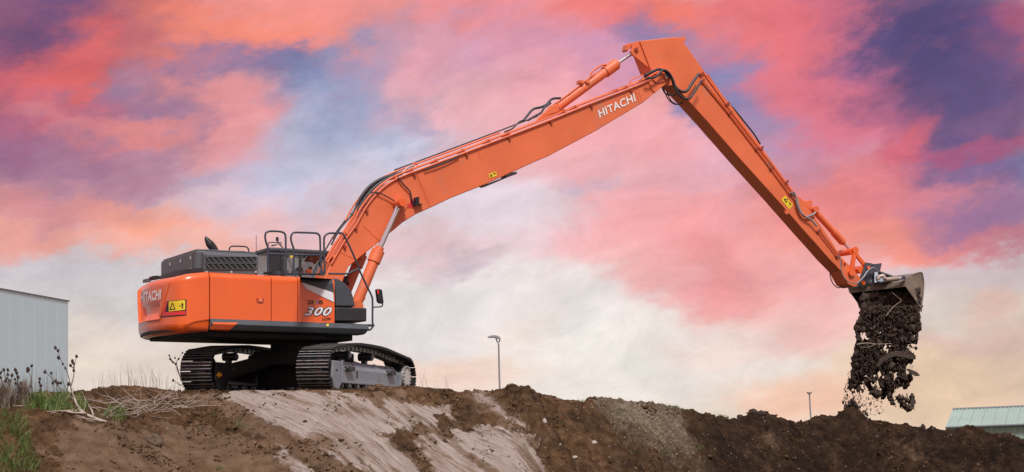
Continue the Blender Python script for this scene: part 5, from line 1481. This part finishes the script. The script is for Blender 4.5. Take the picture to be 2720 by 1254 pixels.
def twig(name, pts, r, lab, m='straw', d=None, forks=()):
    w = smooth_path(pts, 4); mb = MB().tube(w, [r * (1 - .6 * i / (len(w) - 1)) for i in range(len(w))], 6)
    o = obj(name, mb, m, None, 0, pts[0]); tag(o, lab, 'twig')
    for f in forks:
        w2 = smooth_path(f, 4); obj('side_twig', MB().tube(w2, [r * .6 * (1 - .7 * i / (len(w2) - 1)) for i in range(len(w2))], 6), m, o)
    return o
DT = D0 - .1
twig('twig', [P(*p, DT) for p in Z8([(262, 634), (330, 624), (400, 632), (510, 628)])], .012, 'pale forked twig lying across the falling soil', forks=([P(*p, DT) for p in Z8([(390, 632), (340, 655), (280, 650)])], [P(*p, DT) for p in Z8([(418, 632), (420, 665)])]))
twig('twig', [P(*p, DT) for p in Z8([(470, 430), (520, 365), (575, 322), (545, 290), (510, 260)])], .008, 'thin pale root hanging inside the mouth of the bucket')

# ------------------------------------------------------------------ plants
mat('stalk', (.115, .085, .065), .85, var=.3, vscale=6)
mat('seed_head', (.050, .032, .024), .9, var=.4, vscale=20)
mat('branch', (.42, .345, .29), .8, var=.25, vscale=8)
gr = np.random.default_rng(5)
def grass_mat(name, c0, c1, c2):
    m = bpy.data.materials.new(name); m.use_nodes = True; nt = m.node_tree; b = nt.nodes['Principled BSDF']; b.inputs['Roughness'].default_value = .65
    a = nt.nodes.new('ShaderNodeAttribute'); a.attribute_name = 'tone'; r = nt.nodes.new('ShaderNodeValToRGB'); r.color_ramp.elements.new(.5)
    for e, p_, c in zip(r.color_ramp.elements, (0, .6, 1), (c0, c1, c2)): e.position = p_; e.color = (*c, 1)
    nt.links.new(a.outputs['Fac'], r.inputs[0]); nt.links.new(r.outputs[0], b.inputs['Base Color']); MATS[name] = m
grass_mat('grass_green', (.040, .085, .014), (.120, .215, .036), (.30, .27, .13))
grass_mat('grass_dry', (.07, .052, .036), (.17, .130, .092), (.33, .27, .20))
def blades(name, roots, hmin, hmax, width, m, lab, lean=.5, cat='grass', bias=(0, 0)):
    V = []; Fc = []; T = []
    for b in roots:
        T += [gr.random() ** 1.3] * 7
        h = gr.uniform(hmin, hmax); a = gr.uniform(0, 6.283); ln = gr.uniform(.1, lean)
        dx, dy = math.cos(a) * ln + bias[0], math.sin(a) * ln + bias[1]; w = width * gr.uniform(.6, 1.2)
        px_, py_ = -math.sin(a + .7), math.cos(a + .7)
        o_ = len(V)
        for k, (f, ww) in enumerate(((0, 1), (.4, .85), (.75, .5))):
            x = b[0] + dx * h * f ** 1.8; y = b[1] + dy * h * f ** 1.8; z = b[2] - .02 + h * (f - .25 * ln * f * f)
            V += [(x - px_ * w * ww, y - py_ * w * ww, z), (x + px_ * w * ww, y + py_ * w * ww, z)]
        V.append((b[0] + dx * h, b[1] + dy * h, b[2] - .02 + h * (1 - .35 * ln)))
        Fc += [(o_, o_ + 1, o_ + 3, o_ + 2), (o_ + 2, o_ + 3, o_ + 5, o_ + 4), (o_ + 4, o_ + 5, o_ + 6)]
    me = bpy.data.meshes.new(name); me.from_pydata(V, [], Fc); me.materials.append(MATS[m]); me.update()
    fattr(me, 'tone', np.array(T))
    o = bpy.data.objects.new(name, me); COL.objects.link(o); tag(o, lab, cat, kind='stuff'); return o
def spots(poly, n, patch=.0):
    q = sample_poly(poly, int(n * 2.2), gr); q = q + gr.normal(0, 5, q.shape) * np.array([1.6, .8])
    k = fbm(q[:, 0] / 16, q[:, 1] / 12, 3, 71); q = q[np.argsort(-k + gr.random(len(k)) * .25)][:n]
    return [ground_at(x, y) for x, y in q]
blades('green_grass', spots([(64, 1062), (90, 1052), (140, 1052), (200, 1058), (226, 1078), (216, 1094), (150, 1092), (80, 1088), (66, 1078)], 1700), .08, .31, .0050, 'grass_green', 'lush green grass beside the dead branch at the left', .8)
blades('corner_grass', spots([(-10, 1095), (40, 1090), (62, 1100), (70, 1150), (85, 1200), (100, 1230), (112, 1262), (-10, 1262)], 1350), .06, .30, .0045, 'grass_green', 'green grass hanging over the bank at the lower left corner', .9, bias=(.1, -.3))
blades('tall_grass', spots([(272, 1098), (300, 1090), (335, 1098), (330, 1114), (285, 1112)], 320), .08, .26, .005, 'grass_green', 'green grass tuft at the foot of the brushwood', .9)
tuft = []
for x, y, n, sp in ((569, 1104, 16, 5), (638, 1118, 40, 6), (636, 1132, 46, 7), (580, 1244, 44, 6), (824, 1241, 30, 5), (532, 1139, 18, 4), (739, 1136, 16, 4), (1544, 1066, 40, 6), (1777, 1084, 150, 16), (1624, 1096, 40, 9), (1650, 1096, 40, 9),
                    (1707, 1138, 46, 11), (1767, 1200, 60, 9), (1860, 1192, 50, 7), (1495, 1124, 18, 5), (1161, 1036, 14, 6), (1677, 1203, 20, 4), (1923, 1104, 70, 10), (1857, 1189, 30, 6), (1587, 1062, 30, 6), (1640, 1120, 30, 14), (1720, 1160, 30, 14), (470, 1148, 16, 8), (450, 1150, 16, 6)):
    tuft += [ground_at(x + gr.normal(0, sp), y + gr.normal(0, sp * .4)) for _ in range(n)]
blades('grass_tufts', tuft, .03, .11, .0045, 'grass_green', 'small green grass tufts dotted over the soil bank', .9)
dr = spots([(-10, 1066), (60, 1055), (75, 1062), (60, 1075), (-10, 1085)], 1600)
blades('dry_thicket', dr, .12, .50, .0045, 'grass_dry', 'dense dry brown weeds at the left edge below the warehouse', .6, 'dry grass')
thin = [ground_at(x, np.interp(x, CREST[:, 0], CREST[:, 1]) + 2) + Vector((0, gr.uniform(0, .6), -.02)) for x in np.concatenate([gr.uniform(-10, 180, 150), gr.uniform(230, 475, 110), gr.uniform(1100, 1200, 16)])]
blades('dry_stalks', thin, .25, .66, .0030, 'stalk', 'thin dry grass stalks along the crest left of the tracks', .35, 'dry grass', (-.12, 0))
blades('dry_litter', spots(DRY[0], 2200), .02, .09, .004, 'straw', 'matted dry straw on the tan hump of the bank', 1.6, 'straw')

Q7 = lambda L_: [(x / 5.167, 900 + y / 5.167) for x, y in L_]
def weed(stems, heads, d, lab, big=1.0):
    """dead teasel: stems (lists of photo points) and seed heads"""
    b = P(*stems[0][0], d); r = root('dead_teasel', b, lab, 'teasel', 'dead teasels on the crest')
    for st in stems:
        w = smooth_path([P(x, y, d + gr.uniform(-.05, .05)) for x, y in st], 4)
        obj('stem', MB().tube(w, [.010 * (1 - .65 * i / (len(w) - 1)) for i in range(len(w))], 6), 'stalk', r)
    for (x, y) in heads:
        c = P(x, y, d); s = .026 * big * gr.uniform(.75, 1.25); ax = Vector((gr.normal(0, .25), gr.normal(0, .25), 1)).normalized()
        v = IV * (1 + .3 * (gr.random((12, 1)) - .5))
        mb = MB()
        mb.tube([c - ax * s * 1.3, c - ax * s * .9, c - ax * s * .2, c + ax * s * .6, c + ax * s * 1.35], [s * .25, s * .75, s, s * .75, s * .1], 9)
        for k in range(14):   # bristles
            q = Vector(gr.normal(0, 1, 3)).normalized(); t_ = q.cross(ax).normalized() * s * .12
            p0 = c + q * s * .8; mb.add([p0 - t_, p0 + t_, c + q * s * 1.55 + ax * s * .35], [(0, 1, 2)])
        obj('seed_head', mb, 'seed_head', r)
    return r
weed([Q7([(985, 720), (960, 600), (935, 500), (895, 405), (830, 280), (797, 160), (760, 122)]), Q7([(975, 650), (1000, 560), (1015, 480), (1012, 432), (1005, 335), (993, 305)]), Q7([(1012, 440), (1030, 330), (1050, 240)]), Q7([(1005, 400), (968, 365)])],
     Q7([(760, 122), (797, 160), (803, 258), (862, 343), (898, 405), (968, 365), (1005, 335), (993, 305), (1050, 240), (1012, 432)]), 31.0, 'tallest dead teasel with round brown heads against the sky by the warehouse corner')
weed([Q7([(440, 760), (425, 560), (400, 460), (378, 430)]), Q7([(425, 580), (440, 470), (435, 370)])], Q7([(378, 440), (385, 415), (435, 370), (425, 655)]), 31.1, 'dark upright dead teasel with two big heads at the edge of the green grass', 1.25)
weed([Q7([(130, 800), (120, 640), (107, 490), (107, 425)]), Q7([(122, 650), (70, 520), (52, 425)]), Q7([(125, 660), (160, 560), (165, 500)])], Q7([(107, 490), (107, 425), (52, 425), (165, 500), (90, 545), (75, 580), (130, 575)]), 31.0, 'many headed dead teasel amid the dense dry weeds below the warehouse')
weed([Q7([(260, 800), (240, 600), (225, 480), (210, 425)]), Q7([(245, 640), (250, 525)]), Q7([(250, 680), (290, 610)])], Q7([(210, 425), (230, 465), (250, 525), (205, 555), (215, 610), (290, 610)]), 31.15, 'leaning dead teasel with brown heads nearest the pale upright stake')
weed([Q7([(40, 800), (30, 640), (10, 530), (20, 455)])], Q7([(20, 455), (10, 530), (40, 650), (0, 470)]), 30.9, 'dead teasel at the very left edge of the picture')
weed([Q7([(560, 790), (555, 705), (545, 600), (545, 548)])], Q7([(545, 548), (540, 595), (560, 640), (555, 705), (540, 600)]), 31.1, 'short dead teasel with four stacked heads above the green grass')
weed([Q7([(890, 800), (800, 640), (760, 590), (705, 470)]), Q7([(800, 650), (690, 520), (618, 452)]), Q7([(880, 760), (930, 680), (940, 620)])], Q7([(618, 452), (705, 470), (725, 605), (765, 575), (800, 605), (835, 605), (940, 620), (780, 600)]), 31.2, 'wide branching dead teasel with a dark clump of heads over the grass', 1.15)
Z3 = lambda L_: [(440 + x / 3.788, 840 + y / 3.788) for x, y in L_]
weed([Z3([(215, 745), (140, 600), (95, 480), (60, 440), (37, 395)]), Z3([(140, 600), (110, 470), (130, 430), (168, 367)]), Z3([(150, 640), (160, 450), (225, 360), (267, 337), (350, 330)]), Z3([(160, 700), (75, 645)])],
     Z3([(37, 395), (45, 430), (60, 450), (75, 465), (95, 420), (100, 480), (130, 430), (168, 367), (225, 360), (267, 337), (305, 335), (350, 330), (75, 645)]), 35.0, 'dead teasel growing behind the far crawler track', .8)

# dead branch and brushwood
def stick(name, pts, r, parent=None, m='branch', origin=None):
    w = smooth_path(pts, 5)
    return obj(name, MB().tube(w, [r * (1 - .72 * i / (len(w) - 1)) for i in range(len(w))], 7), m, parent, 0, origin)
def GP(x, y, lift=.07):
    cy = float(np.interp(x, CREST[:, 0], CREST[:, 1]))
    d_ = ground_at(x, max(y, cy + 3)).y - lift
    return P(x, y, d_)
db = ground_at(281, 1124) + Vector((0, 0, .01))
dbr = root('dead_branch', db, 'large pale dead branch lying across the grass below the teasels', 'branch')
g3 = 30.6
stick('limb', [db] + [GP(x, y, .1) for x, y in ((255, 1112), (223, 1097), (205, 1075), (199, 1062), (190, 1036), (186, 1022))], .034, dbr)
for pts, r0 in (([(222, 1097), (213, 1092), (203, 1074), (195, 1060), (172, 1038)], .018), ([(222, 1098), (194, 1096), (165, 1093), (135, 1098)], .016), ([(205, 1091), (174, 1091), (124, 1093)], .013), ([(270, 1118), (252, 1115), (205, 1108)], .012),
                ([(265, 1122), (240, 1118), (222, 1108), (203, 1103)], .010), ([(223, 1090), (228, 1065), (224, 1057), (218, 1040)], .009), ([(248, 1104), (238, 1080), (224, 1058)], .009), ([(190, 1095), (170, 1085), (150, 1068), (126, 1040)], .010), ([(133, 1080), (115, 1060), (95, 1048)], .008),
                ([(250, 1110), (245, 1090), (237, 1078)], .008)):
    lf = gr.uniform(.06, .16); stick('side_branch', [GP(x, y, lf) for x, y in pts], r0 * 1.35, dbr)
tag(stick('dead_stake', [ground_at(65, 1074), GP(65, 1050), GP(63.5, 1010)], .020, None, 'branch', tuple(ground_at(65, 1074))), 'single pale upright stake at the end of the green grass', 'stake')
tag(stick('dead_stick', [ground_at(35, 1083) + UP * .03, GP(60, 1078), GP(90, 1069)], .014, None, 'branch', tuple(ground_at(35, 1083))), 'short pale stick lying on bare soil in front of the upright stake', 'stick')
bb = ground_at(395, 1085)
br = root('brushwood', bb, 'tangled heap of thin pale twigs between the green grass and the crawler track', 'brushwood')
for k in range(85):
    x0 = gr.uniform(262, 492); y0 = np.interp(x0, [285, 340, 420, 490], [1105, 1112, 1102, 1086]) - gr.uniform(0, 42)
    p0 = ground_at(x0, max(y0, np.interp(x0, CREST[:, 0], CREST[:, 1]) + 8)); L0 = gr.uniform(.2, .95); a = gr.normal(.35, .6) if gr.random() < .75 else gr.uniform(0, 3.1)
    dx, dz = math.cos(a) * L0 * (1 if gr.random() < .7 else -1), abs(math.sin(a)) * L0 * .34
    p2 = p0 + Vector((dx, gr.uniform(-.25, .05), dz * 1.5 + gr.uniform(-.10, .08))); p1 = p0.lerp(p2, .5) + Vector((gr.normal(0, .03), 0, gr.normal(.03, .03)))
    stick('twig', [p0, p0.lerp(p1, .5) + Vector(gr.normal(0, .012, 3)), p1, p1.lerp(p2, .5) + Vector(gr.normal(0, .016, 3)), p2], gr.uniform(.003, .010), br)
    if gr.random() < .5:
        stick('twig', [p1, p1.lerp(p2, .6) + Vector((gr.normal(0, .08), 0, abs(gr.normal(0, .09))))], .004, br)

# soil pressed up round the track ends
hv = np.random.default_rng(31); pk = []
for side_ in (-1, 1):
    for _ in range(260):
        a_ = -HALF + hv.normal(.15, .16) if hv.random() < .6 else hv.uniform(-HALF, HALF); r_ = side_ * GAUGE + hv.normal(.34 if a_ > -HALF + .5 else 0, .10 if a_ > -HALF + .5 else .24)
        q_ = U(a_, r_, 0); pk.append((q_.x, q_.y, ZG + .015))
tag(scatter('track_spoil', np.array(pk), .012 + .05 * hv.random(len(pk)) ** 3, 'loose_soil', (1.1, 1.1, .8), .45, hv), 'loose soil pressed up around the feet of the crawler tracks', 'soil', kind='stuff')

# ------------------------------------------------------------------ single stones and clods
mat('dark_clod', (.045, .028, .018), .95, var=.4, vscale=12, bump=.6, bscale=30)
mat('rock', (.105, .072, .046), .9, var=.4, vscale=6, bump=.7, bscale=14)
mat('clod', (.115, .065, .038), .95, var=.35, vscale=12, bump=.6, bscale=30)
mat('pale_stone', (.42, .37, .32), .85, var=.25, vscale=12, bump=.3, bscale=25)
def stone(px, py, rx, rz, lab, m, name='stone', seed=0):
    rg = np.random.default_rng(seed + int(px)); b = ground_at(px, py)
    bpy_v = []; v = IV.copy(); f = [tuple(x) for x in IF]
    # one subdivision for an uneven outline
    cache = {}; vl = [Vector(x) for x in v]; nf = []
    def mid(i, j):
        k = (min(i, j), max(i, j))
        if k not in cache: vl.append(((vl[i] + vl[j]) / 2).normalized()); cache[k] = len(vl) - 1
        return cache[k]
    for a, b_, c in f:
        x, y, z = mid(a, b_), mid(b_, c), mid(c, a); nf += [(a, x, z), (b_, y, x), (c, z, y), (x, y, z)]
    f2 = nf; nf = []; cache.clear()
    for a, b_, c in f2:
        x, y, z = mid(a, b_), mid(b_, c), mid(c, a); nf += [(a, x, z), (b_, y, x), (c, z, y), (x, y, z)]
    off_ = rg.random(3) * 40
    vl = [q * (1 + .75 * (float(fbm(np.array([q.x * 1.6 + off_[0] + q.z]), np.array([q.y * 1.6 + off_[1] - q.z * 1.3]), 3, seed)[0]) - .5)) for q in vl]
    pts = [b + Vector((q.x * rx, q.y * rx * .8, q.z * rz + rz * .30)) * 1.0 + Vector(rg.normal(0, .035, 3)) * min(rx, rz) for q in vl]
    o = obj(name, MB().add(pts, nf), m, None, 0, b); tag(o, lab, name.replace('_', ' ')); return o
stone(408, 1180, .16, .13, 'large broken rock half buried in the bank below the brushwood', 'rock', 'rock')
stone(502, 1104, .045, .035, 'grey stone at the end of the brushwood nearest the crawler track', 'clod')
stone(1445, 1122, .045, .055, 'white upright stone on the dark soil between scraped clay and straw hump', 'pale_stone')
stone(1476, 1064, .05, .05, 'brown stone just below the crest past the highest soil peak', 'clod')
stone(1527, 1217, .05, .03, 'flat pale stone near the bottom edge below the crest dip', 'pale_stone')
stone(1578, 1177, .06, .045, 'pale lumpy stone in the furrow below the tan hump', 'pale_stone')
stone(1004, 1036, .13, .10, 'round brown clod lying against the near track rollers', 'clod', 'clod')
stone(985, 1037, .08, .07, 'angular clod beside the round clod at the near track rollers', 'clod', 'clod')
stone(2002, 1100, .12, .10, 'biggest dark clod on the crest before the far lamp post', 'dark_clod', 'clod')
stone(2021, 1102, .10, .08, 'dark clod touching the biggest crest clod on its lamp side', 'dark_clod', 'clod')
stone(1965, 1107, .07, .06, 'small dark clod lying a little apart from the biggest crest clod', 'dark_clod', 'clod')
stone(2450, 1141, .07, .10, 'upright block of soil on the crest just before the barn', 'dark_clod', 'clod')
stone(2673, 1153, .12, .06, 'flat dark clod on the crest below the barn eaves', 'dark_clod', 'clod')
stone(2126, 1122, .04, .05, 'little clod on the crest at the foot of the far lamp', 'dark_clod', 'clod')
stone(1108, 1152, .06, .03, 'dark clod at the tip of the scraped clay', 'clod', 'clod')
